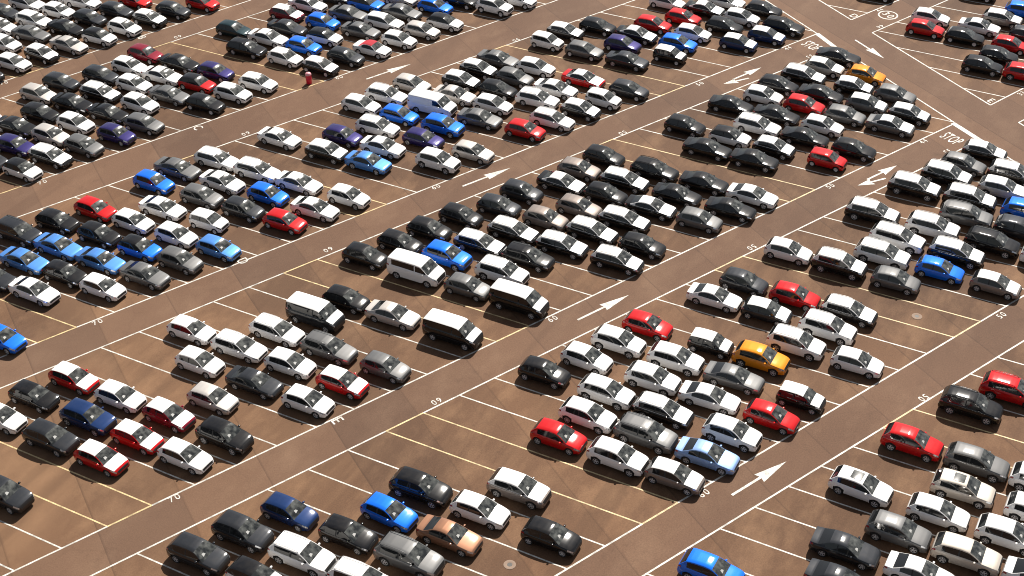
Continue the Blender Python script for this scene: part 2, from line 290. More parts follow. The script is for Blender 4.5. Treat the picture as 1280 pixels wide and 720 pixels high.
(-63.7, 117.08, 'H', 'G', 0, 'grey hatchback between lanes C and D, behind a white sedan'),
(-64.04, 114.05, 'H', 'K', 0, 'black hatchback between lanes C and D, behind a white estate'),
(-62.94, 111.03, 'H', 'W', 0, 'white hatchback between lanes C and D, ahead of a silver sedan'),
(-62.74, 120.1, 'H', 'W', 0, 'white hatchback between lanes C and D, behind a white-topped red sedan'),
(-59.43, 114.05, 'E', 'W', 1, 'white estate between lanes C and D, behind a white-topped black hatchback'),
(-57.64, 107.96, 'H', 'R', 1, 'red hatchback between lanes C and D, ahead of a grey sedan'),
(-56.18, 110.97, 'E', 'W', 1, 'white estate between lanes C and D, with open space ahead'),
(-58.8, 116.92, 'S', 'W', 1, 'white sedan between lanes C and D, ahead of a grey hatchback'),
(-54.5, 114.02, 'H', 'K*', 1, 'white-topped black hatchback between lanes C and D, ahead of a white estate'),
(-57.13, 120.04, 'S', 'R*', 1, 'white-topped red sedan between lanes C and D'),
(-53.37, 116.95, 'C', 'W', 0, 'white city car between lanes C and D, fourth of 4 cars in its bay'),
(-51.88, 119.95, 'H', 'D', 0, 'dark grey hatchback between lanes C and D, ahead of a white-topped red sedan'),
(-73.85, 131.21, 'U', 'W', 0, 'white SUV between lanes B and C'),
(-72.24, 134.19, 'H', 'W', 0, 'white hatchback between lanes B and C, alone in its bay'),
(-64.43, 126.03, 'C', 'W', 0, 'white city car between lanes C and D, behind a grey hatchback'),
(-63.77, 129.18, 'H', 'K*', 0, 'white-topped black hatchback between lanes C and D, first of 3 cars in its bay'),
(-61.12, 131.94, 'H', 'K', 0, 'black hatchback between lanes C and D, behind a white-topped black sedan'),
(-59.86, 125.92, 'H', 'G', 0, 'grey hatchback between lanes C and D, behind a dark grey sedan'),
(-56.78, 129.09, 'H', 'P', 0, 'indigo hatchback between lanes C and D, behind a white-topped black city car'),
(-54.79, 125.91, 'S', 'D', 1, 'dark grey sedan between lanes C and D, ahead of a grey hatchback'),
(-56.44, 131.98, 'S', 'K*', 1, 'white-topped black sedan between lanes C and D, behind a bright blue hatchback'),
(-55.84, 135.13, 'H', 'R', 0, 'red hatchback between lanes C and D, with a white-topped black sedan on its near side'),
(-53.47, 138.17, 'H', 'R', 0, 'red hatchback between lanes C and D, behind a black hatchback'),
(-56.65, 141.11, 'H', 'W', 0, 'white hatchback between lanes C and D, behind a white-topped black sedan'),
(-52.12, 141.28, 'S', 'K*', 1, 'white-topped black sedan between lanes C and D, behind a white hatchback'),
(-51.01, 135.03, 'H', 'W', 0, 'white hatchback between lanes C and D, behind a white-topped navy hatchback'),
(-51.5, 131.98, 'H', 'B', 0, 'bright blue hatchback between lanes C and D, ahead of a white-topped black sedan'),
(-51.18, 129.03, 'C', 'K*', 0, 'white-topped black city car between lanes C and D'),
(-48.54, 138.13, 'H', 'K', 0, 'black hatchback between lanes C and D, behind a white-topped navy hatchback'),
(-47.61, 141.02, 'H', 'W', 0, 'white hatchback between lanes C and D, behind a black estate'),
(-45.66, 135.02, 'H', 'N*', 0, 'white-topped navy hatchback between lanes C and D, ahead of a white hatchback'),
(-43.54, 138.06, 'H', 'N*', 0, 'white-topped navy hatchback between lanes C and D, ahead of a black hatchback'),
(-46.11, 144.06, 'H', 'K', 0, 'black hatchback between lanes C and D, ahead of a white sedan'),
(-42.67, 141.0, 'E', 'K', 1, 'black estate between lanes C and D'),
(-50.9, 144.3, 'S', 'W', 1, 'white sedan between lanes C and D, behind a black hatchback'),
(-41.38, 121.65, 'S', 'K', 1, 'black sedan between lanes D and E, first of 3 cars in its bay'),
(-43.91, 115.72, 'H', 'K', 1, 'black hatchback between lanes D and E, behind a black-roofed white hatchback'),
(-39.17, 115.69, 'H', 'Wk', 1, 'black-roofed white hatchback between lanes D and E'),
(-40.33, 112.67, 'S', 'K', 1, 'black sedan between lanes D and E, with a black-roofed white hatchback on its far side'),
(-37.57, 118.91, 'E', 'W', 1, 'white estate between lanes D and E, behind a black sedan'),
(-34.66, 115.64, 'H', 'K*', 1, 'white-topped black hatchback between lanes D and E, behind a red city car'),
(-31.85, 121.75, 'H', 'W', 1, 'white hatchback between lanes D and E, ahead of a black sedan'),
(-32.67, 118.81, 'S', 'K', 1, 'black sedan between lanes D and E, behind a black hatchback'),
(-29.4, 115.74, 'C', 'R', 0, 'red city car between lanes D and E'),
(-27.76, 118.7, 'H', 'K', 1, 'black hatchback between lanes D and E, ahead of a black sedan'),
(-30.53, 124.73, 'H', 'G', 1, 'grey hatchback between lanes D and E, behind a white-topped grey sedan'),
(-36.93, 130.99, 'E', 'K*', 1, 'white-topped black estate between lanes D and E, behind a white-topped black hatchback'),
(-38.57, 127.77, 'H', 'K', 1, 'black hatchback between lanes D and E, behind a black sedan'),
(-39.15, 124.93, 'H', 'W', 1, 'white hatchback between lanes D and E, behind a red hatchback'),
(-36.62, 121.78, 'S', 'K', 1, 'black sedan between lanes D and E, behind a white hatchback'),
(-34.79, 124.91, 'H', 'R', 1, 'red hatchback between lanes D and E'),
(-34.06, 127.9, 'S', 'K', 1, 'black sedan between lanes D and E, behind a white-topped grey hatchback'),
(-35.05, 136.65, 'S', 'K', 1, 'black sedan between lanes D and E, alone in its bay'),
(-35.55, 133.64, 'H', 'E*', 0, 'white-topped beige hatchback between lanes D and E'),
(-31.13, 133.8, 'H', 'O', 1, 'orange hatchback between lanes D and E'),
(-31.51, 130.85, 'H', 'K*', 1, 'white-topped black hatchback between lanes D and E, behind a grey hatchback'),
(-29.25, 127.89, 'H', 'G*', 1, 'white-topped grey hatchback between lanes D and E'),
(-27.25, 131.02, 'H', 'G', 1, 'grey hatchback between lanes D and E, ahead of a white-topped black hatchback'),
(-24.91, 127.8, 'H', 'K*', 1, 'white-topped black hatchback between lanes D and E, ahead of a white-topped grey hatchback'),
(-25.96, 124.81, 'S', 'G*', 1, 'white-topped grey sedan between lanes D and E'),
(-28.76, 150.35, 'H', 'W', 0, 'white hatchback across the diagonal road'),
(-28.55, 147.34, 'H', 'R', 0, 'red hatchback across the diagonal road, behind a black hatchback'),
(-24.23, 147.35, 'H', 'K', 0, 'black hatchback across the diagonal road, behind a red hatchback'),
(-23.41, 150.43, 'S', 'W', 1, 'white sedan across the diagonal road'),
(-21.57, 153.36, 'U', 'T*', 1, 'white-topped taupe SUV across the diagonal road'),
(-19.82, 156.55, 'U', 'B', 1, 'bright blue SUV across the diagonal road'),
(-19.32, 147.51, 'H', 'R', 0, 'red hatchback across the diagonal road, ahead of a black hatchback'),
(-19.95, 144.45, 'H', 'K', 1, 'black hatchback across the diagonal road, with a red hatchback on its far side'),
(-18.14, 150.53, 'H', 'D', 0, 'dark grey hatchback across the diagonal road'),
(-25.56, 159.11, 'H', 'K', 0, 'black hatchback across the diagonal road, alone in its bay, third such upwards'),
(-36.0, 154.02, 'H', 'K', 0, 'black hatchback across the diagonal road, alone in its bay, second such upwards'),
(-20.9, 141.3, 'H', 'K', 1, 'black hatchback across the diagonal road, behind a red SUV'),
(-16.5, 141.46, 'U', 'R', 1, 'red SUV across the diagonal road'),
]
GCOL = [(.098,.050,.026),(.155,.080,.042),(.265,.152,.083),(.120,.064,.038),(.155,.086,.052),(.20,.12,.075)]
SKY = .055
EXPO = 0.48

C = bpy.context.scene.collection
PI = math.pi

# ------------------------------------------------------------------ materials
def mat(name):
    m = bpy.data.materials.new(name); m.use_nodes = True
    nt = m.node_tree; b = nt.nodes['Principled BSDF']
    return m, nt, b

def simple(name, col, rough=.5, metal=0., coat=0., spec=.5):
    m, nt, b = mat(name)
    b.inputs['Base Color'].default_value = (*col, 1)
    b.inputs['Roughness'].default_value = rough
    b.inputs['Metallic'].default_value = metal
    b.inputs['Coat Weight'].default_value = coat
    b.inputs['Coat Roughness'].default_value = .04
    b.inputs['Specular IOR Level'].default_value = spec
    return m

def paint(name, col, metal=.0, rough=.32, dust=.12):
    rough = .5; metal *= .75; dust *= .30
    """car paint under clear coat, lightly dusted in patches"""
    m, nt, b = mat(name)
    N = nt.nodes; L = nt.links
    tc = N.new('ShaderNodeTexCoord'); oi = N.new('ShaderNodeObjectInfo')
    mp = N.new('ShaderNodeVectorMath'); mp.operation = 'ADD'
    sc = N.new('ShaderNodeVectorMath'); sc.operation = 'SCALE'; sc.inputs['Scale'].default_value = 1.0
    cv = N.new('ShaderNodeCombineXYZ'); ml = N.new('ShaderNodeMath'); ml.operation = 'MULTIPLY'; ml.inputs[1].default_value = 97.
    L.new(oi.outputs['Random'], ml.inputs[0]); L.new(ml.outputs[0], cv.inputs[0]); L.new(ml.outputs[0], cv.inputs[1])
    L.new(tc.outputs['Object'], mp.inputs[0]); L.new(cv.outputs[0], mp.inputs[1])
    no = N.new('ShaderNodeTexNoise'); no.inputs['Scale'].default_value = 2.2; no.inputs['Detail'].default_value = 5; no.inputs['Roughness'].default_value = .6
    L.new(mp.outputs[0], no.inputs['Vector'])
    rp = N.new('ShaderNodeValToRGB'); rp.color_ramp.elements[0].position = .42; rp.color_ramp.elements[1].position = .72
    L.new(no.outputs['Fac'], rp.inputs[0])
    mu = N.new('ShaderNodeMath'); mu.operation = 'MULTIPLY'; mu.inputs[1].default_value = dust
    L.new(rp.outputs[0], mu.inputs[0])
    mx = N.new('ShaderNodeMix'); mx.data_type = 'RGBA'
    mx.inputs['A'].default_value = (*col, 1); mx.inputs['B'].default_value = (.26, .21, .16, 1)
    L.new(mu.outputs[0], mx.inputs['Factor']); L.new(mx.outputs['Result'], b.inputs['Base Color'])
    b.inputs['Metallic'].default_value = metal
    b.inputs['Roughness'].default_value = rough
    b.inputs['Coat Weight'].default_value = 1.0
    b.inputs['Coat Roughness'].default_value = .10
    b.inputs['Specular IOR Level'].default_value = .02
    return m

PAINT = {
 'W': paint('paint_white', (.86, .85, .83), 0, .35, .03),
 'S': paint('paint_silver', (.50, .47, .44), .45, .34, .06),
 'G': paint('paint_grey', (.125, .125, .125), .5, .34, .10),
 'D': paint('paint_dark_grey', (.020, .022, .026), .4, .32, .10),
 'K': paint('paint_black', (.005, .005, .006), 0, .30, .12),
 'R': paint('paint_red', (.52, .006, .008), .1, .32, .03),
 'B': paint('paint_blue', (.006, .15, .78), .25, .32, .03),
 'N': paint('paint_navy', (.006, .026, .10), .25, .32, .06),
 'P': paint('paint_indigo', (.022, .016, .105), .35, .32, .05),
 'O': paint('paint_orange', (.74, .25, .010), .15, .32, .02),
 'L': paint('paint_light_blue', (.075, .235, .60), .4, .32, .03),
 'Y': paint('paint_pale_blue', (.24, .37, .64), .4, .32, .03),
 'M': paint('paint_maroon', (.20, .006, .02), .2, .32, .05),
 'X': paint('paint_teal', (.006, .024, .030), .3, .32, .06),
 'T': paint('paint_taupe', (.22, .185, .165), .4, .34, .08),
 'E': paint('paint_beige', (.52, .47, .41), .4, .34, .06),
 'Z': paint('paint_bronze', (.27, .135, .08), .5, .32, .05),
}
def film_mat():
    m, nt, b = mat('white_transport_film')
    N = nt.nodes; L = nt.links
    tc = N.new('ShaderNodeTexCoord')
    no = N.new('ShaderNodeTexNoise'); no.inputs['Scale'].default_value = 3.; no.inputs['Detail'].default_value = 4
    L.new(tc.outputs['Object'], no.inputs['Vector'])
    rp = N.new('ShaderNodeValToRGB')
    rp.color_ramp.elements[0].color = (.78, .765, .74, 1); rp.color_ramp.elements[1].color = (.87, .86, .84, 1)
    L.new(no.outputs['Fac'], rp.inputs[0]); L.new(rp.outputs[0], b.inputs['Base Color'])
    b.inputs['Roughness'].default_value = .38
    return m
FILM = film_mat()
TRIM_AND_SHADE = simple('black_trim_and_shade', (.014, .014, .015), .55)
def glass_mat():
    m, nt, b = mat('car_glass'); N = nt.nodes; L = nt.links
    tc = N.new('ShaderNodeTexCoord'); oi = N.new('ShaderNodeObjectInfo'); ad = N.new('ShaderNodeVectorMath'); ad.operation = 'ADD'
    ml = N.new('ShaderNodeMath'); ml.operation = 'MULTIPLY'; ml.inputs[1].default_value = 61.
    L.new(oi.outputs['Random'], ml.inputs[0]); L.new(tc.outputs['Object'], ad.inputs[0]); L.new(ml.outputs[0], ad.inputs[1])
    no = N.new('ShaderNodeTexNoise'); no.inputs['Scale'].default_value = 2.6; no.inputs['Detail'].default_value = 3; L.new(ad.outputs[0], no.inputs['Vector'])
    r = N.new('ShaderNodeValToRGB'); r.color_ramp.elements[0].position = .38; r.color_ramp.elements[1].position = .68
    r.color_ramp.elements[0].color = (.018, .020, .020, 1); r.color_ramp.elements[1].color = (.115, .12, .112, 1)
    L.new(no.outputs['Fac'], r.inputs[0]); L.new(r.outputs[0], b.inputs['Base Color'])
    b.inputs['Roughness'].default_value = .08; b.inputs['Specular IOR Level'].default_value = .6
    return m
GLASS = glass_mat()
SIDE_GLASS = simple('side_glass', (.012, .013, .014), .05, 0, 0, .5)
RUBBER = simple('tyre_rubber', (.016, .016, .016), .8)
ALLOY = simple('alloy_rim', (.72, .72, .73), .35, .35)
LAMP = simple('headlamp_lens', (.55, .57, .60), .12, .5, 1.)
TAIL = simple('tail_lamp_lens', (.30, .012, .012), .15, 0, 1.)
CHROME = simple('chrome_rail', (.62, .62, .63), .25, .9)
PALE_PATCH = simple('pale_patch', (.50, .50, .48), .5)
SOFT = simple('red_soft_top', (.42, .014, .03), .85)

# ------------------------------------------------------------------ car shapes
# distances s run back from the nose; heights in metres
SPEC = {
 'H': dict(L=4.10, W=1.77, H=1.47, top=[(0,.46),(.03,.60),(.12,.71),(.30,.78),(.70,.88),(1.10,.95),(1.34,1.115),(1.60,1.268),(1.80,1.362),(1.93,1.411),(2.08,1.448),(2.5,1.47),(3.0,1.455),(3.4,1.41),(3.60,1.365),(3.92,1.06),(4.03,.92),(4.08,.70),(4.10,.55)],
           cowl=1.10, rf=1.93, rr=3.60, rb=3.96, belt=.92, bp=2.55, wr=.315, fx=.82, rx=3.40, win=3.46, roofw=.70),
 'C': dict(L=3.60, W=1.65, H=1.50, top=[(0,.50),(.03,.66),(.10,.78),(.28,.86),(.60,.94),(.88,.99),(1.12,1.17),(1.36,1.33),(1.52,1.418),(1.66,1.462),(2.0,1.50),(2.8,1.49),(3.2,1.46),(3.36,1.40),(3.50,1.05),(3.55,.90),(3.58,.70),(3.60,.55)],
           cowl=.88, rf=1.52, rr=3.36, rb=3.52, belt=.94, bp=2.25, wr=.29, fx=.68, rx=3.03, win=3.2, roofw=.76),
 'S': dict(L=4.62, W=1.82, H=1.43, top=[(0,.46),(.03,.58),(.12,.69),(.30,.75),(.80,.84),(1.26,.91),(1.52,1.08),(1.80,1.238),(2.00,1.328),(2.14,1.375),(2.28,1.407),(2.65,1.43),(3.0,1.40),(3.28,1.345),(3.65,1.17),(4.0,1.03),(4.3,1.015),(4.52,1.0),(4.58,.80),(4.62,.58)],
           cowl=1.26, rf=2.14, rr=3.28, rb=3.98, belt=.90, bp=2.68, wr=.325, fx=.90, rx=3.62, win=3.50, roofw=.66),
 'E': dict(L=4.62, W=1.82, H=1.48, top=[(0,.46),(.03,.58),(.12,.70),(.30,.76),(.80,.85),(1.24,.92),(1.50,1.09),(1.78,1.252),(1.98,1.346),(2.11,1.395),(2.28,1.438),(2.7,1.48),(3.5,1.46),(4.0,1.42),(4.14,1.385),(4.42,1.11),(4.54,.95),(4.59,.75),(4.62,.56)],
           cowl=1.24, rf=2.11, rr=4.14, rb=4.49, belt=.91, bp=2.68, wr=.325, fx=.90, rx=3.62, win=4.02, roofw=.68),
 'U': dict(L=4.40, W=1.84, H=1.62, top=[(0,.54),(.03,.72),(.10,.84),(.28,.92),(.75,1.01),(1.16,1.07),(1.40,1.245),(1.66,1.405),(1.86,1.502),(1.98,1.548),(2.12,1.585),(2.55,1.62),(3.2,1.60),(3.6,1.56),(3.82,1.515),(4.18,1.18),(4.31,1.05),(4.37,.80),(4.40,.60)],
           cowl=1.16, rf=1.98, rr=3.82, rb=4.24, belt=1.03, bp=2.62, wr=.345, fx=.88, rx=3.54, win=3.72, roofw=.70),
 'L': dict(L=4.68, W=1.88, H=1.67, top=[(0,.56),(.03,.74),(.10,.88),(.28,.96),(.75,1.05),(1.18,1.11),(1.42,1.29),(1.68,1.45),(1.88,1.548),(2.00,1.594),(2.15,1.632),(2.6,1.67),(3.5,1.66),(3.95,1.63),(4.18,1.58),(4.48,1.25),(4.59,1.08),(4.65,.80),(4.68,.60)],
           cowl=1.18, rf=2.00, rr=4.18, rb=4.53, belt=1.06, bp=2.66, wr=.36, fx=.92, rx=3.71, win=4.04, roofw=.72),
 'V': dict(L=4.95, W=1.92, H=1.96, top=[(0,.56),(.03,.78),(.10,.95),(.25,1.06),(.55,1.17),(.82,1.27),(1.10,1.51),(1.48,1.84),(1.65,1.91),(2.1,1.96),(3.8,1.96),(4.6,1.94),(4.78,1.90),(4.88,1.50),(4.92,1.10),(4.94,.80),(4.95,.55)],
           cowl=.82, rf=1.48, rr=4.78, rb=4.90, belt=1.24, bp=2.12, wr=.34, fx=.92, rx=3.92, win=4.40, roofw=.84),
 'K': dict(L=4.30, W=1.80, H=1.41, top=[(0,.46),(.03,.60),(.12,.70),(.30,.77),(.75,.86),(1.20,.93),(1.50,1.13),(1.84,1.33),(2.0,1.38),(2.35,1.41),(2.7,1.37),(2.9,1.32),(3.2,1.13),(3.5,1.0),(3.9,.99),(4.2,.95),(4.27,.78),(4.30,.56)],
           cowl=1.20, rf=1.84, rr=2.9, rb=3.5, belt=.91, bp=2.45, wr=.32, fx=.88, rx=3.45, win=3.02, roofw=.68),
}
SPEC['P'] = dict(SPEC['V'], L=5.05)
SPEC['P']['win'] = 2.06
BIGROOF = ('L', 'E')

def lerp_table(t, s):
    if s <= t[0][0]: return t[0][1]
    for (a, za), (b, zb) in zip(t, t[1:]):
        if s <= b: return za + (zb - za) * (s - a) / (b - a)
    return t[-1][1]
def plan(L, s):
    return lerp_table([(0,.66),(.03,.74),(.10,.84),(.22,.91),(.45,.965),(.9,1.),(L-.9,1.),(L-.4,.975),(L-.15,.93),(L-.04,.87),(L,.80)], s)

def car_faces(ty):
    """lofts one body shell; returns vertices and faces tagged by part name and slot"""
    q = SPEC[ty]; L, W, H = q['L'], q['W'], q['H']
    zf = .19 if ty in 'HCSEK' else .23
    top = list(q['top'])
    if ty == 'P': top = [(s if s < 2 else s + .1, z) for s, z in top]
    rr, rb = q['rr'] + (.1 if ty == 'P' else 0), q['rb'] + (.1 if ty == 'P' else 0)
    keys = {0., .03, .06, .12, .2, .45, q['cowl'], q['cowl'] + .22, q['rf'], q['bp'] - .045, q['bp'] + .045, q['win'], rr, rb, L - .32, L - .02, L}
    for s, z in top: keys.add(s)
    Ra = q['wr'] + .055
    for wx in (q['fx'], q['rx']):
        for d in (-1, -.97, -.85, -.6, -.3, 0, .3, .6, .85, .97, 1): keys.add(wx + d * Ra)
    ks = sorted(k for k in keys if 0 <= k <= L)
    xs = [ks[0]]
    for k in ks[1:]:
        g = k - xs[-1]
        if g < .012 and k not in (L,): continue
        n = int(g / .2)
        for i in range(n): xs.append(xs[-1] + g / (n + 1))
        xs.append(k)
    rings = []
    for s in xs:
        zt = lerp_table(top, s); w = W / 2 * plan(L, s)
        belt = q['belt'] + .05 * max(0, min(1, (s - q['cowl']) / 2.6))
        zb = min(belt, zt - .035)
        t = max(0., min(1., (zt - .035 - zb) / (H - belt)))
        low = zf + (.12 if s < .03 else 0) + max(0, (.06 - s)) + max(0, s - (L - .12)) * 1.2
        low = min(low, zt - .2)
        pts = [[0, low], [w * .88, low], [w * .975, low + .09], [w, low + (zb - low) * .52], [w * .985, zb - .11], [w * .93, zb]]
        y6 = w * .915; rw = q['roofw'] * W / 2 * min(1, plan(L, s) + .02); rw = y6 + (min(rw, y6 - .02) - y6) * t
        z6 = zb + .006 + .014 * t
        ze = zt - .03
        pts.append([y6, z6])
        pts.append([y6 + (rw - y6) * .84, z6 + (ze - z6) * .84])
        pts.append([y6 + (rw - y6) * .97, z6 + (ze - z6) * .97])
        pts.append([y6 + (rw - y6) * 1.0 - .035, ze + .008])
        cr = .03
        pts.append([(rw) * .52, zt - .002 + .5 * cr * .5])
        pts.append([0, zt + cr * .3])
        for wx in (q['fx'], q['rx']):
            d = abs(s - wx)
            if d <= Ra + 1e-6:
                za = q['wr'] + math.sqrt(max(0, Ra * Ra - d * d))
                if d > Ra * .995: za = q['wr'] - .05
                za = min(za, zb - .16)
                pts[0][1] = max(pts[0][1], za); pts[1][1] = max(pts[1][1], za); pts[2][1] = max(pts[2][1], za + .008); pts[2][0] = w * .995; pts[1][0] = w * .93
                pts[3][1] = max(pts[3][1], za + .05); pts[4][1] = max(pts[4][1], pts[3][1] + .03)
        rings.append(pts)
    V, F = [], []
    nr = 12
    for s, pts in zip(xs, rings):
        for y, z in pts: V.append((L / 2 - s, y, z))
        for y, z in pts[1:-1]: V.append((L / 2 - s, -y, z))
    per = nr + nr - 2
    def vid(i, j, side):
        if j == 0 or j == nr - 1 or side > 0: return i * per + j
        return i * per + nr + j - 1
    lowtrim = ty in 'UL'
    for i in range(len(xs) - 1):
        m = (xs[i] + xs[i + 1]) / 2
        for j in range(nr - 1):
            part, slot = 'body', 0
            if j == 0: slot = 1
            elif j == 1: slot = 1  # black sill strip on every type paints in the shade along the lower body
            if lowtrim and j == 2 and any(abs(m - wx) < Ra for wx in (q['fx'], q['rx'])): slot = 1
            if 5 <= j <= 8: slot = 2 if m > q['cowl'] and m < rb else slot
            if j >= 9:
                if m < (.11 if ty in 'ULVP' else .055): part = 'grille'
                elif .2 < m < q['cowl']: part = 'bonnet'
                elif q['cowl'] < m < q['rf']: part = 'windscreen'
                elif q['rf'] < m < rr: part = 'roof'
                elif rr < m < rb: part = 'rear_window'
            elif j >= 6 and .2 < m < q['cowl']: part = 'bonnet'
            elif j == 8 and q['rf'] < m < rr: part = 'roof'
            if j == 6 and q['cowl'] + .2 < m < q['win']:
                if abs(m - q['bp']) < .05: slot = 0 if ty in 'VP' else 1
                else: part = 'side_window'
            if j == 4 and .06 < m < .45: part = 'headlight'
            if j == 4 and L - .32 < m < L - .02: part = 'tail_light'
            if j in (2, 3) and m < .03: slot = 1
            for side in (1, -1):
                a, b_, c, d = vid(i, j, side), vid(i, j + 1, side), vid(i + 1, j + 1, side), vid(i + 1, j, side)
                f = [a, b_, c, d] if side > 0 else [d, c, b_, a]
                f = [v for k, v in enumerate(f) if v not in f[:k]]
                F.append((f, part, slot, side if part in ('side_window', 'headlight', 'tail_light') else 0))
    n = len(xs) - 1
    for j in range(nr - 1):
        for i, fr in ((0, 1), (n, 0)):
            a, b_, c, d = vid(i, j, 1), vid(i, j + 1, 1), vid(i, j + 1, -1), vid(i, j, -1)
            f = [a, d, c, b_] if fr else [a, b_, c, d]
            f = [v for k, v in enumerate(f) if v not in f[:k]]
            if len(f) < 3: continue
            slot = 1 if (j <= 1 or (fr and j in (2, 3))) else 0
            F.append((f, 'body', slot, 0))
    return V, F, q

def part_mesh(name, V, faces, mats, angle=42):
    idx = {}; vv = []; ff = []
    for f, s in faces:
        g = []
        for v in f:
            if v not in idx: idx[v] = len(vv); vv.append(V[v])
            g.append(idx[v])
        ff.append(g)
    me = bpy.data.meshes.new(name)
    me.from_pydata(vv, [], ff)
    for m in mats: me.materials.append(m)
    for p, (f, s) in zip(me.polygons, faces): p.material_index = s; p.use_smooth = True
    me.set_sharp_from_angle(angle=R(angle))
    me.update()
    return me

def raw_mesh(name, V, F, m, smooth=True, slots=None, mats=None):
    me = bpy.data.meshes.new(name); me.from_pydata(V, [], F)
    for x in (mats or [m]): me.materials.append(x)
    for k, p in enumerate(me.polygons):
        p.use_smooth = smooth
        if slots: p.material_index = slots[k]
    if smooth: me.set_sharp_from_angle(angle=R(40))
    me.update(); return me

def lathe_y(profile, n=20):
    """profile of (radius, y) swept about the y axis"""
    V, F = [], []
    for r, y in profile:
        for k in range(n):
            a = 2 * PI * k / n; V.append((r * math.cos(a), y, r * math.sin(a)))
    m = len(profile)
    for i in range(m - 1):
        for k in range(n):
            k2 = (k + 1) % n
            F.append((i * n + k, i * n + k2, (i + 1) * n + k2, (i + 1) * n + k))
    return V, F
def tyre_mesh(r):
    V, F = lathe_y([(r * .66, -.09), (r * .93, -.10), (r, -.075), (r, .075), (r * .93, .10), (r * .66, .09)], 22)
    return raw_mesh('tyre', V, F, RUBBER)
def rim_mesh(r):
    """five-spoked rim: dark well, outer ring, spokes"""
    V, F, S = [], [], []
    n = 20; r0 = r * .68
    def ring(rr, y):
        b = len(V)
        for k in range(n):
            a = 2 * PI * k / n; V.append((rr * math.cos(a), y, rr * math.sin(a)))
        return b
    for sgn in (-1, 1):
        a = ring(r0, sgn * .092); b = ring(r0 * .88, sgn * .088); c = ring(r0 * .88, sgn * .05)
        e = len(V); V.append((0, sgn * .05, 0))
        for k in range(n):
            k2 = (k + 1) % n
            q1 = (a + k, a + k2, b + k2, b + k); F.append(q1 if sgn < 0 else q1[::-1]); S.append(0)
            q2 = (b + k, b + k2, c + k2, c + k); F.append(q2 if sgn < 0 else q2[::-1]); S.append(1)
            q3 = (c + k, c + k2, e); F.append(q3 if sgn < 0 else q3[::-1]); S.append(1)
        for sp in range(5):
            ang = 2 * PI * sp / 5 + .3; ca, sa = math.cos(ang), math.sin(ang)
            b0 = len(V)
            for rr, hw in ((.02, .05), (r0 * .9, .034)):
                for t in (-1, 1):
                    V.append((rr * ca - t * hw * sa, sgn * .082, rr * sa + t * hw * ca))
            f = (b0, b0 + 1, b0 + 3, b0 + 2); F.append(f if sgn < 0 else f[::-1]); S.append(0)
    return raw_mesh('rim', V, F, None, False, S, [ALLOY, TRIM_AND_SHADE])
def wheel_simple(r):
    V, F = lathe_y([(0, -.075), (r * .62, -.085), (r * .68, -.092), (r * .93, -.10), (r, -.075), (r, .075), (r * .93, .10), (r * .68, .092), (r * .62, .085), (0, .075)], 16)
    S = []
    for i in range(9): S += [1 if i in (0, 1, 7, 8) else 0] * 16
    return raw_mesh('wheel', V, F, None, True, S, [RUBBER, ALLOY])
def blob(name, rx, ry, rz, m, e=.55):
    V, F = [], []
    nu, nv = 10, 6
    P = lambda c: math.copysign(abs(c) ** e, c)
    for i in range(nv + 1):
        th = -PI / 2 + PI * i / nv
        for k in range(nu):
            a = 2 * PI * k / nu
            V.append((rx * P(math.cos(th)) * P(math.cos(a)), ry * P(math.cos(th)) * P(math.sin(a)), rz * P(math.sin(th))))
    for i in range(nv):
        for k in range(nu):
            k2 = (k + 1) % nu; F.append((i * nu + k, i * nu + k2, (i + 1) * nu + k2, (i + 1) * nu + k))
    return raw_mesh(name, V, F, m)
def tube(name, pts, r, m, n=6):
    V, F = [], []
    for i, p in enumerate(pts):
        for k in range(n):
            a = 2 * PI * k / n; V.append((p[0], p[1] + r * math.cos(a), p[2] + r * math.sin(a)))
    for i in range(len(pts) - 1):
        for k in range(n):
            k2 = (k + 1) % n; F.append((i * n + k, i * n + k2, (i + 1) * n + k2, (i + 1) * n + k))
    F.append(tuple(range(n))[::-1]); F.append(tuple(range((len(pts) - 1) * n, len(pts) * n)))
    return raw_mesh(name, V, F, m)

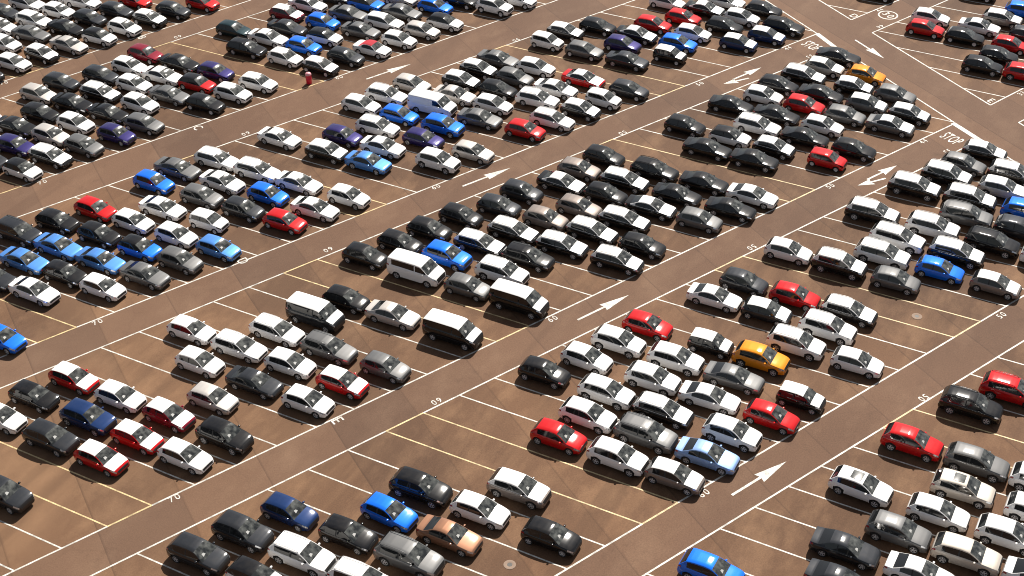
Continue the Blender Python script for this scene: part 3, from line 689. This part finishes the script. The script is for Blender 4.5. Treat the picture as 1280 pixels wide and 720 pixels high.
# a kit: the meshes of one body type, with where each goes
# tint: 'p' paint of the car, 't' top colour, None the mesh's own
def make_kit(ty):
    V, F, q = car_faces(ty)
    L, W = q['L'], q['W']
    kit = {'near': [], 'far': []}
    def sel(part, side=0): return [(f, s) for f, p, s, sd in F if p == part and sd == side]
    body = part_mesh(ty + '_body', V, sel('body'), [PAINT['W'], TRIM_AND_SHADE, PAINT['W']])
    kit['body'] = body
    P = []
    def add(name, me, loc=(0, 0, 0), tint=None, far=True, sub=None): P.append((name, me, loc, tint, far, sub))
    add('roof', part_mesh('roof', V, [(f, 0) for f, s in sel('roof')], [SOFT if ty == 'K' else FILM]), tint=None if ty == 'K' else 't')
    add('bonnet', part_mesh('bonnet', V, [(f, 0) for f, s in sel('bonnet')], [FILM]), tint='b')
    ws = part_mesh('windscreen', V, [(f, 0) for f, s in sel('windscreen')], [GLASS])
    # pale four-sided sheet lying just above the windscreen
    zc = lerp_table(q['top'], q['cowl'] + .16); z2 = lerp_table(q['top'], q['cowl'] + .36)
    x1, x2 = L / 2 - q['cowl'] - .16, L / 2 - q['cowl'] - .36
    patch = raw_mesh('windscreen_patch', [(x1, -.44, zc + .016), (x1 - .05, -.16, (zc * .75 + z2 * .25) + .022), (x2 + .03, -.24, z2 + .016), (x2, -.40, z2 + .016)], [(0, 1, 2, 3)], PALE_PATCH, False)
    add('windscreen', ws, sub=('windscreen_patch', patch, (0, 0, 0)))
    add('rear_window', part_mesh('rear_window', V, [(f, 0) for f, s in sel('rear_window')], [SOFT if ty == 'K' else SIDE_GLASS]))
    for sd in (1, -1):
        add('side_window', part_mesh('side_window', V, [(f, 0) for f, s in sel('side_window', sd)], [SIDE_GLASS]))
    for sd in (1, -1):
        add('headlight', part_mesh('headlight', V, [(f, 0) for f, s in sel('headlight', sd)], [LAMP]), far=False)
    for sd in (1, -1):
        add('tail_light', part_mesh('tail_light', V, [(f, 0) for f, s in sel('tail_light', sd)], [TAIL]), far=False)
    add('grille', part_mesh('grille', V, [(f, 0) for f, s in sel('grille')], [TRIM_AND_SHADE]))
    ty_m, ri_m, ws_m = tyre_mesh(q['wr']), rim_mesh(q['wr']), wheel_simple(q['wr'])
    for wx in (q['fx'], q['rx']):
        for sd in (1, -1):
            P.append(('wheel', ws_m, (L / 2 - wx, sd * (W / 2 - .105), q['wr'] + .002), None, 'wheel', (ty_m, ri_m)))
    mi = blob('door_mirror', .075, .10, .065, PAINT['W'])
    for sd in (1, -1):
        add('door_mirror', mi, (L / 2 - q['cowl'] - .42, sd * (W / 2 + .07), q['belt'] + .05), 'p', far=False)
    if ty in BIGROOF:
        for sd in (1, -1):
            pts = [(L / 2 - s, sd * (q['roofw'] * W / 2 - .045), lerp_table(q['top'], s) + dz) for s, dz in
                   [(q['rf'] + .10, -.02), (q['rf'] + .25, .05), (q['rf'] + .6, .06), (q['rf'] + 1.1, .065), (q['rr'] - .9, .065), (q['rr'] - .4, .06), (q['rr'] - .15, .045), (q['rr'] - .03, -.02)]]
            add('roof_rail', tube('roof_rail', pts, .024, CHROME), tint='t', far=False)
    if ty in ('U',):
        x0 = L / 2 - q['rf'] - .2
        kit['sun'] = raw_mesh('sunroof', [(x0, -.42, lerp_table(q['top'], q['rf'] + .2) + .018), (x0, .42, lerp_table(q['top'], q['rf'] + .2) + .018), (x0 - .4, .42, lerp_table(q['top'], q['rf'] + .6) + .020), (x0 - .4, -.42, lerp_table(q['top'], q['rf'] + .6) + .020),
            (x0 - .4, 0, lerp_table(q['top'], q['rf'] + .6) + .026), (x0, 0, lerp_table(q['top'], q['rf'] + .2) + .024), (x0 - .8, .42, lerp_table(q['top'], q['rf'] + 1.) + .016), (x0 - .8, 0, lerp_table(q['top'], q['rf'] + 1.) + .022), (x0 - .8, -.42, lerp_table(q['top'], q['rf'] + 1.) + .016)],
            [(0, 5, 4, 3), (5, 1, 2, 4), (3, 4, 7, 8), (4, 2, 6, 7)], GLASS, True)
    kit['parts'] = P
    return kit
KITS = {t: make_kit(t) for t in sorted({c[2] for c in CARS})}
NAMES = {'H': 'hatchback', 'C': 'city_car', 'S': 'sedan', 'E': 'estate_car', 'U': 'suv', 'L': 'large_suv', 'V': 'minibus', 'P': 'panel_van', 'K': 'convertible'}
CATS = {'H': 'hatchback', 'C': 'city car', 'S': 'sedan', 'E': 'estate car', 'U': 'suv', 'L': 'large suv', 'V': 'minibus', 'P': 'van', 'K': 'convertible'}

def link(o, parent=None):
    C.objects.link(o)
    if parent: o.parent = parent
    return o
PROTO = {}
def proto(name, me):
    """first object of a mesh; later cars take obj.copy() of it"""
    key = (name, me.name)
    if key not in PROTO:
        PROTO[key] = bpy.data.objects.new(name, me); return PROTO[key]
    c = PROTO[key].copy(); c.name = name
    return c
def tint(o, slot, m):
    o.material_slots[slot].link = 'OBJECT'; o.material_slots[slot].material = m

def build_car(x, y, ty, col, near, label):
    kit = KITS[ty]
    base = PAINT[col[0]]
    flag = col[1:]
    topm = bon = up = base
    if flag == '*':
        topm = bon = FILM
        if ty in 'LEUS' or col[0] == 'K' and ty not in 'CV': up = FILM
    if flag == 'k': topm = up = PAINT['K']
    root = link(proto(NAMES[ty], kit['body']))
    root.location = (x, y, .004)
    root.rotation_euler = (0, 0, R(random.gauss(0, 1.1)))
    root.scale = (random.uniform(.97, 1.02), random.uniform(.975, 1.015), random.uniform(.96, 1.03))
    tint(root, 0, base); tint(root, 2, up)
    root['label'] = label; root['category'] = CATS[ty]; root['group'] = 'cars parked nose to tail in the storage bays'
    for k in ('p',): pass
    for name, me, loc, tn, far, sub in kit['parts']:
        if far is False and not near: continue
        if name == 'wheel':
            if near:
                w = link(proto('wheel', sub[0]), root); w.location = loc
                r = link(proto('rim', sub[1]), w)
            else:
                w = link(proto('wheel', me), root); w.location = loc
            continue
        o = link(proto(name, me), root); o.location = loc
        if tn == 't': tint(o, 0, topm)
        elif tn == 'b': tint(o, 0, bon)
        elif tn == 'p': tint(o, 0, base)
        if sub and near:
            sh = link(proto(sub[0], sub[1]), o); sh.location.y = random.uniform(-.05, .16)
    if flag == 'p': link(proto('sunroof', kit['sun']), root)
    return root
for c in CARS: build_car(*c)

# ------------------------------------------------------------------ ground
def ground_mat(name, dark, mid, light, lane=False):
    m, nt, b = mat(name); N = nt.nodes; L = nt.links
    tc = N.new('ShaderNodeTexCoord')
    def noise(scale, detail=4, rough=.55, rot=0, stretch=(1, 1, 1)):
        mp = N.new('ShaderNodeMapping'); mp.inputs['Rotation'].default_value = (0, 0, R(rot)); mp.inputs['Scale'].default_value = stretch
        L.new(tc.outputs['Object'], mp.inputs['Vector'])
        n = N.new('ShaderNodeTexNoise'); n.inputs['Scale'].default_value = scale; n.inputs['Detail'].default_value = detail; n.inputs['Roughness'].default_value = rough
        L.new(mp.outputs[0], n.inputs['Vector']); return n
    def ramp(src, a, b_, ca=(0, 0, 0, 1), cb=(1, 1, 1, 1)):
        r = N.new('ShaderNodeValToRGB'); r.color_ramp.elements[0].position = a; r.color_ramp.elements[1].position = b_
        r.color_ramp.elements[0].color = ca; r.color_ramp.elements[1].color = cb
        L.new(src, r.inputs[0]); return r
    def mix(fac, a, b_, mode='MIX', f=None):
        x = N.new('ShaderNodeMix'); x.data_type = 'RGBA'; x.blend_type = mode
        if f is not None: x.inputs['Factor'].default_value = f
        else: L.new(fac, x.inputs['Factor'])
        for s, v in (('A', a), ('B', b_)):
            if isinstance(v, tuple): x.inputs[s].default_value = (*v, 1)
            else: L.new(v, x.inputs[s])
        return x.outputs['Result']
    big = ramp(noise(.045, 3, .5).outputs['Fac'], .35, .68)
    col = mix(big.outputs[0], dark, mid)
    pat = ramp(noise(.35, 5, .62, 28, (1, .55, 1)).outputs['Fac'], .48, .74)
    h0 = N.new('ShaderNodeMath'); h0.operation = 'MULTIPLY'; h0.inputs[1].default_value = .65; L.new(pat.outputs[0], h0.inputs[0])
    col = mix(h0.outputs[0], col, light)
    streak = ramp(noise(.5, 4, .6, -25, (1., .12, 1)).outputs['Fac'], .50, .80)
    h = N.new('ShaderNodeMath'); h.operation = 'MULTIPLY'; h.inputs[1].default_value = .45; L.new(streak.outputs[0], h.inputs[0])
    col = mix(h.outputs[0], col, light if not lane else mid)
    oil = ramp(noise(.55, 5, .65).outputs['Fac'], .58, .74)
    h2 = N.new('ShaderNodeMath'); h2.operation = 'MULTIPLY'; h2.inputs[1].default_value = .35; L.new(oil.outputs[0], h2.inputs[0])
    col = mix(h2.outputs[0], col, tuple(v * .55 for v in dark))
    grain = ramp(noise(9, 3, .7).outputs['Fac'], .3, .7, (.80, .80, .80, 1), (1.16, 1.16, 1.16, 1))
    col = mix(None, col, grain.outputs[0], 'MULTIPLY', 1.)
    # the corner by the lowest bays is dustier and paler than the rest
    vd = N.new('ShaderNodeVectorMath'); vd.operation = 'DISTANCE'; vd.inputs[1].default_value = (-74, 54, 0); L.new(tc.outputs['Object'], vd.inputs[0])
    mr = N.new('ShaderNodeMapRange'); mr.inputs['From Min'].default_value = 34; mr.inputs['From Max'].default_value = 4; mr.inputs['To Max'].default_value = .62; L.new(vd.outputs['Value'], mr.inputs['Value'])
    dn = ramp(noise(.13, 4, .6).outputs['Fac'], .30, .65)
    h5 = N.new('ShaderNodeMath'); h5.operation = 'MULTIPLY'; L.new(mr.outputs[0], h5.inputs[0]); L.new(dn.outputs[0], h5.inputs[1])
    col = mix(h5.outputs[0], col, light)
    # slab joints: dark seams at regular spacing across the bays, each slab of a slightly different tone
    mp = N.new('ShaderNodeMapping'); mp.inputs['Rotation'].default_value = (0, 0, R(34)); L.new(tc.outputs['Object'], mp.inputs['Vector'])
    wob = noise(.08, 2); sx = N.new('ShaderNodeSeparateXYZ'); L.new(mp.outputs[0], sx.inputs[0])
    ad = N.new('ShaderNodeMath'); ad.operation = 'MULTIPLY_ADD'; ad.inputs[1].default_value = .25; L.new(wob.outputs['Fac'], ad.inputs[0]); L.new(sx.outputs['Y'], ad.inputs[2])
    dv = N.new('ShaderNodeMath'); dv.operation = 'DIVIDE'; dv.inputs[1].default_value = 6.1; L.new(ad.outputs[0], dv.inputs[0])
    fl = N.new('ShaderNodeMath'); fl.operation = 'FLOOR'; L.new(dv.outputs[0], fl.inputs[0])
    fr = N.new('ShaderNodeMath'); fr.operation = 'FRACT'; L.new(dv.outputs[0], fr.inputs[0])
    wn = N.new('ShaderNodeTexWhiteNoise'); wn.noise_dimensions = '1D'; L.new(fl.outputs[0], wn.inputs['W'])
    tone = ramp(wn.outputs['Value'], 0, 1, (.86, .86, .87, 1), (1.12, 1.11, 1.08, 1))
    col = mix(None, col, tone.outputs[0], 'MULTIPLY', 1.)
    jr = ramp(fr.outputs[0], .004, .030, (1, 1, 1, 1), (0, 0, 0, 1))
    h3 = N.new('ShaderNodeMath'); h3.operation = 'MULTIPLY'; h3.inputs[1].default_value = .42; L.new(jr.outputs[0], h3.inputs[0])
    col = mix(h3.outputs[0], col, tuple(v * .5 for v in dark))
    # tyre scuffs: thin dark arcs and smears
    tw = ramp(noise(.28, 3, .5, 62, (1, .06, 1)).outputs['Fac'], .60, .66)
    h4 = N.new('ShaderNodeMath'); h4.operation = 'MULTIPLY'; h4.inputs[1].default_value = .30; L.new(tw.outputs[0], h4.inputs[0])
    col = mix(h4.outputs[0], col, tuple(v * .8 for v in dark))
    sp = ramp(noise(26, 2, .8).outputs['Fac'], .36, .66, (.84, .84, .84, 1), (1.17, 1.16, 1.14, 1))
    col = mix(None, col, sp.outputs[0], 'MULTIPLY', 1.)
    mc = N.new('ShaderNodeMapping'); L.new(tc.outputs['Object'], mc.inputs['Vector']); wn2 = noise(.6, 4, .7)
    wa = N.new('ShaderNodeMix'); wa.data_type = 'VECTOR'; wa.inputs['Factor'].default_value = .12
    sc3 = N.new('ShaderNodeVectorMath'); sc3.operation = 'SCALE'; sc3.inputs['Scale'].default_value = 14.; L.new(wn2.outputs['Color'], sc3.inputs[0])
    L.new(mc.outputs[0], wa.inputs['A']); L.new(sc3.outputs[0], wa.inputs['B'])
    vo = N.new('ShaderNodeTexVoronoi'); vo.feature = 'DISTANCE_TO_EDGE'; vo.inputs['Scale'].default_value = .11; L.new(wa.outputs['Result'], vo.inputs['Vector'])
    ck = ramp(vo.outputs['Distance'], .002, .008, (1, 1, 1, 1), (0, 0, 0, 1))
    h6 = N.new('ShaderNodeMath'); h6.operation = 'MULTIPLY'; h6.inputs[1].default_value = .12; L.new(ck.outputs[0], h6.inputs[0])
    col = mix(h6.outputs[0], col, tuple(v * .5 for v in dark))
    L.new(col, b.inputs['Base Color'])
    b.inputs['Roughness'].default_value = .82; b.inputs['Specular IOR Level'].default_value = .3
    bp = N.new('ShaderNodeBump'); bp.inputs['Strength'].default_value = .25; bp.inputs['Distance'].default_value = .02
    L.new(noise(14, 4, .7).outputs['Fac'], bp.inputs['Height']); L.new(bp.outputs[0], b.inputs['Normal'])
    return m
GROUND = ground_mat('brown_asphalt', GCOL[0], GCOL[1], GCOL[2])
LANEM = ground_mat('lane_asphalt', GCOL[3], GCOL[4], GCOL[5], True)

def line_mat(name, col):
    m, nt, b = mat(name); N = nt.nodes; L = nt.links
    tc = N.new('ShaderNodeTexCoord'); no = N.new('ShaderNodeTexNoise'); no.inputs['Scale'].default_value = 1.6; no.inputs['Detail'].default_value = 6; no.inputs['Roughness'].default_value = .7
    L.new(tc.outputs['Object'], no.inputs['Vector'])
    r = N.new('ShaderNodeValToRGB'); r.color_ramp.elements[0].position = .36; r.color_ramp.elements[1].position = .60
    r.color_ramp.elements[0].color = (*[v * .42 for v in col], 1); r.color_ramp.elements[1].color = (*col, 1)
    L.new(no.outputs['Fac'], r.inputs[0]); L.new(r.outputs[0], b.inputs['Base Color']); b.inputs['Roughness'].default_value = .6
    return m
WHITE = line_mat('white_road_paint', (.78, .74, .66))
YELLOW = line_mat('yellow_road_paint', (.80, .60, .30))

def struct(name, V, F, m, z=0):
    me = bpy.data.meshes.new(name); me.from_pydata([(x, y, z) for x, y in V], [], F); me.materials.append(m); me.update()
    o = bpy.data.objects.new(name, me); C.objects.link(o); o['kind'] = 'structure'
    return o
G = 1500
struct('ground', [(-G, -G), (G, -G), (G, G), (-G, G)], [(0, 1, 2, 3)], GROUND, 0)

def edge(n, v): a = LANES[n]; return a[0] * v + a[1]
def cross(n1, n2):
    a, b = LANES[n1], LANES[n2]; v = (b[1] - a[1]) / (a[0] - b[0]); return v
VMIN = {'L0': 40, 'L1': 30, 'L2': 48, 'L3': 62, 'L4': 75}
def quad_line(name, p, q_, w, m, z):
    d = Vector((q_[0] - p[0], q_[1] - p[1])); 
    if d.length < .05: return
    n = Vector((-d.y, d.x)).normalized() * w / 2
    return struct(name, [(p[0] - n.x, p[1] - n.y), (q_[0] - n.x, q_[1] - n.y), (q_[0] + n.x, q_[1] + n.y), (p[0] + n.x, p[1] + n.y)], [(0, 1, 2, 3)], m, z)
LW = .135
# lanes run between an upper edge (u) and a lower edge (l); the diagonal road is bounded by DN and DF
for k in ('L0', 'L1', 'L2', 'L3', 'L4'):
    u, l = k + 'u', k + 'l'; v0 = VMIN[k]
    vu, vl = cross(u, 'DN'), cross(l, 'DN')
    struct('lane', [(edge(l, v0), v0), (edge(l, vl), vl), (edge(u, vu), vu), (edge(u, v0), v0)], [(0, 1, 2, 3)], LANEM, .004)
    quad_line('lane_line', (edge(u, v0), v0), (edge(u, vu), vu), LW, WHITE, .012)
    quad_line('lane_line', (edge(l, v0), v0), (edge(l, vl), vl), LW, WHITE, .012)
VD = (40, 230)
struct('diagonal_road', [(edge('DN', VD[0]), VD[0]), (edge('DF', VD[0]), VD[0]), (edge('DF', VD[1]), VD[1]), (edge('DN', VD[1]), VD[1])], [(0, 1, 2, 3)], LANEM, .005)
# near border of the diagonal road, open where the lanes join it
ju = [cross(k + e, 'DN') for k in ('L4', 'L3', 'L2', 'L1', 'L0') for e in ('u', 'l')]
cuts = [VD[1]] + ju + [VD[0]]
for i in range(0, len(cuts) - 1, 2):
    a, b = cuts[i], cuts[i + 1]
    quad_line('road_line', (edge('DN', a), a), (edge('DN', b), b), LW * 1.15, WHITE, .016)
# far side blocks: D corner, E corner and the next one
FAR = [('L2u_r', None), (None, 'L2l_r'), ('L1u_r', None)]
c1, c2, c3 = cross('L2u_r', 'DF'), cross('L2l_r', 'DF'), cross('L1u_r', 'DF')
LANES['L1l_r'] = [LANES['L1u_r'][0], LANES['L1u_r'][1] + 4.3]
c4 = cross('L1l_r', 'DF')
for n, v in (('L2u_r', c1), ('L2l_r', c2), ('L1u_r', c3), ('L1l_r', c4)):
    quad_line('lane_line', (edge(n, v), v), (edge(n, v + 60), v + 60), LW, WHITE, .012)
struct('lane', [(edge('L2l_r', c2), c2), (edge('L2l_r', c2 + 60), c2 + 60), (edge('L2u_r', c1 + 60), c1 + 60), (edge('L2u_r', c1), c1)], [(0, 1, 2, 3)], LANEM, .006)
struct('lane', [(edge('L1l_r', c4), c4), (edge('L1l_r', c4 + 60), c4 + 60), (edge('L1u_r', c3 + 60), c3 + 60), (edge('L1u_r', c3), c3)], [(0, 1, 2, 3)], LANEM, .006)
quad_line('road_line', (edge('DF', c1), c1), (edge('DF', c1 + 50), c1 + 50), LW * 1.15, WHITE, .016)
quad_line('road_line', (edge('DF', c2), c2), (edge('DF', c3), c3), LW * 1.15, WHITE, .016)
quad_line('road_line', (edge('DF', c4), c4), (edge('DF', c4 - 40), c4 - 40), LW * 1.15, WHITE, .016)

# bay lines: (block, upper bound edge, lower bound edge, phase, first, last, yellow rows)
SP = 3.025
BAYS = [('L0l', None, .07, 17, 40, (27, 28)), ('L1l', 'L0u', .40, 6, 45, (21, 22, 31, 32)), ('L2l', 'L1u', .74, 9, 50, (15, 16, 25, 26, 35, 36)),
        ('L3l', 'L2u', .12, 15, 56, (20, 21, 29, 30, 40, 41)), ('L4l', 'L3u', .86, 20, 60, (24, 25, 34, 35, 45)), (None, 'L4u', .20, 26, 62, (31, 32, 42))]
for lo, hi, ph, k0, k1, yel in BAYS:
    for k in range(k0, k1):
        v = (k + ph) * SP
        x0 = edge(lo, v) if lo else edge(hi, v) - 24
        x1 = edge(hi, v) if hi else edge(lo, v) + 26
        xd = edge('DN', v)
        if x0 > xd - .3: continue
        x1 = min(x1, xd)
        quad_line('bay_line', (x0 + LW / 2, v), (x1 - LW / 2, v), LW * .85, YELLOW if k in yel else WHITE, .008)
        if k in yel and k + 1 in yel:
            for n in (lo, hi):
                if n and edge(n, v + SP) < edge('DN', v + SP): quad_line('lane_line', (edge(n, v), v), (edge(n, v + SP), v + SP), LW, YELLOW, .016)
for lo, hi, ph, k0, k1 in (('L2l_r', 'L1u_r', .20, 40, 62), (None, 'L2u_r', .5, 44, 64)):
    for k in range(k0, k1):
        v = (k + ph) * SP
        xd = edge('DF', v); x0 = max(xd, edge(lo, v)) if lo else xd; x1 = edge(hi, v)
        if x1 - x0 < .4: continue
        quad_line('bay_line', (x0 + LW / 2, v), (x1 - LW / 2, v), LW * .85, WHITE, .008)

# ------------------------------------------------------------------ painted writing
LDIR = Vector((math.sin(R(24.9)), math.cos(R(24.9))))     # along the lanes, up the picture
DDIR = Vector((math.sin(R(55.1)), -math.cos(R(55.1))))    # along the diagonal road
def text(name, body, x, y, right, up, size, stretch=1., z=.018):
    cu = bpy.data.curves.new(name, 'FONT'); cu.body = body; cu.align_x = 'CENTER'; cu.align_y = 'CENTER'; cu.size = size; cu.offset = .006 * size
    cu.space_character = 1.3 if name == 'painted_number' else 1.1
    cu.materials.append(WHITE)
    o = bpy.data.objects.new(name, cu); C.objects.link(o); o['kind'] = 'structure'
    r, u = Vector(right).normalized(), Vector(up).normalized() * stretch
    o.matrix_world = Matrix(((r.x, u.x, 0, x), (r.y, u.y, 0, y), (0, 0, 1, z), (0, 0, 0, 1)))
    return o
def perp(v): return Vector((-v.y, v.x))
for t, x, y, fl in NUMBERS:
    r = -LDIR if fl else LDIR
    text('painted_number', t, x, y, r, perp(r), .74, 1.08)
for t, x, y in LETTERS:
    r = Vector((LDIR.y, -LDIR.x))
    text('painted_letter', t, x, y, r, LDIR, 1.15, 1.15)
for cx, cy, a0, a1, b0, b1 in STOPS:
    r = Vector((b0 - a0, b1 - a1)).normalized()
    text('painted_stop_word', 'STOP', cx, cy, r, LDIR, .80, 2.7)
for a0, a1, b0, b1 in STOP_BARS: quad_line('stop_bar', (a0, a1), (b0, b1), .55, WHITE, .020)
def arrow(x0, y0, x1, y1):
    d = Vector((x1 - x0, y1 - y0)); Ln = d.length; d.normalize(); n = Vector((-d.y, d.x))
    hl = Ln * .48; w = .10; hw = .48
    P = lambda s, t: (x0 + d.x * s + n.x * t, y0 + d.y * s + n.y * t)
    V = [P(0, -w), P(Ln - hl, -w), P(Ln - hl, w), P(0, w), P(Ln - hl - .15, -hw), P(Ln, 0), P(Ln - hl - .15, hw)]
    struct('painted_arrow', V, [(0, 1, 2, 3), (4, 5, 2, 1), (2, 5, 6)], WHITE, .014)
for a in ARROWS: arrow(*a)
# round speed limit mark
V, F = [], []
n = 40
for rr in (1.12, .96):
    for k in range(n): V.append((CIRCLE[0] + rr * math.cos(2 * PI * k / n), CIRCLE[1] + rr * math.sin(2 * PI * k / n)))
for k in range(n): F.append((k, (k + 1) % n, n + (k + 1) % n, n + k))
struct('painted_circle', V, F, WHITE, .014)
text('painted_number', '30', CIRCLE[0], CIRCLE[1], DDIR, perp(DDIR), 1.2, 1.1)

# ------------------------------------------------------------------ small things
def tag(o, label, cat, group=None):
    o['label'] = label; o['category'] = cat
    if group: o['group'] = group
RED = simple('red_plastic', (.72, .012, .05), .45); PALE = simple('pale_red_plastic', (.80, .36, .40), .4)
def lathe_z(name, prof, m, n=24):
    V, F = [], []
    for r, z in prof:
        for k in range(n): V.append((r * math.cos(2 * PI * k / n), r * math.sin(2 * PI * k / n), z))
    for i in range(len(prof) - 1):
        for k in range(n):
            k2 = (k + 1) % n; F.append((i * n + k, i * n + k2, (i + 1) * n + k2, (i + 1) * n + k))
    F.append(tuple(range((len(prof) - 1) * n, len(prof) * n)))
    return raw_mesh(name, V, F, m)
e = bpy.data.objects.new('red_bin', None); C.objects.link(e); e.location = (BIN[0], BIN[1], .004)
tag(e, 'tall red cylindrical bin with paler domed lid standing at the lane line', 'bin')
link(bpy.data.objects.new('bin_body', lathe_z('bin_body', [(.27, 0), (.29, .03), (.30, .5), (.31, .52), (.31, .56), (.30, .58), (.30, 1.00), (.28, 1.02)], RED)), e)
link(bpy.data.objects.new('bin_lid', lathe_z('bin_lid', [(.32, 1.00), (.33, 1.04), (.32, 1.12), (.26, 1.22), (.14, 1.28), (.03, 1.30)], PALE)), e)
IRON = simple('pale_concrete_ring', (.27, .19, .14), .85); DARK = simple('dark_iron', (.05, .045, .04), .6)
for (x, y), lab in zip(DRAINS, ('pale ring drain cover in the empty bay beyond the white estate', 'pale ring drain cover at the bottom edge near the black hatchback')):
    d = link(bpy.data.objects.new('drain_cover', lathe_z('drain_cover', [(.42, 0), (.42, .016), (.38, .022), (.20, .022), (.18, .012)], IRON))); d.location = (x, y, .004)
    tag(d, lab, 'drain cover', 'drain covers in the asphalt')
    g = link(bpy.data.objects.new('drain_grate', lathe_z('drain_grate', [(.175, .008), (.175, .015)], DARK)), d)

# ------------------------------------------------------------------ camera, sun, sky
sc = bpy.context.scene
cam = bpy.data.cameras.new('camera'); co = bpy.data.objects.new('camera', cam); C.objects.link(co)
M = Matrix([CAM_ROT[i] + [(0, 0, 71.)[i]] for i in range(3)] + [[0, 0, 0, 1]])
co.matrix_world = M
cam.sensor_width = 36; cam.lens = FOCAL; cam.clip_end = 5000; cam.clip_start = .5
sc.camera = co
SUN_EL, SUN_AZ = 47., 97.          # azimuth from +X towards +Y
sd = Vector((math.cos(R(SUN_EL)) * math.cos(R(SUN_AZ)), math.cos(R(SUN_EL)) * math.sin(R(SUN_AZ)), math.sin(R(SUN_EL))))
sl = bpy.data.lights.new('sun', 'SUN'); sl.energy = 5.0; sl.angle = R(.5); sl.color = (1., .94, .86)
so = bpy.data.objects.new('sun', sl); C.objects.link(so)
so.rotation_euler = sd.to_track_quat('Z', 'Y').to_euler()
so.location = (-40, 80, 120)
w = bpy.data.worlds.new('World'); sc.world = w; w.use_nodes = True
nt = w.node_tree; bg = nt.nodes['Background']
sky = nt.nodes.new('ShaderNodeTexSky'); sky.sky_type = 'NISHITA'; sky.sun_disc = False
sky.sun_elevation = R(SUN_EL); sky.sun_rotation = R(90 - SUN_AZ); sky.air_density = 1.; sky.dust_density = 1.2
hs = nt.nodes.new('ShaderNodeHueSaturation'); hs.inputs['Saturation'].default_value = .45
nt.links.new(sky.outputs[0], hs.inputs['Color']); nt.links.new(hs.outputs[0], bg.inputs['Color']); bg.inputs['Strength'].default_value = SKY
vs = sc.view_settings
vs.view_transform = 'Standard'; vs.look = 'None'; vs.gamma = 1; vs.exposure = EXPO; vs.use_curve_mapping = False
sc.cycles.max_bounces = 6; sc.cycles.diffuse_bounces = 2; sc.cycles.glossy_bounces = 4
sc.cycles.sample_clamp_indirect = 4; sc.cycles.use_denoising = True
sc.cycles.filter_width = 1.05
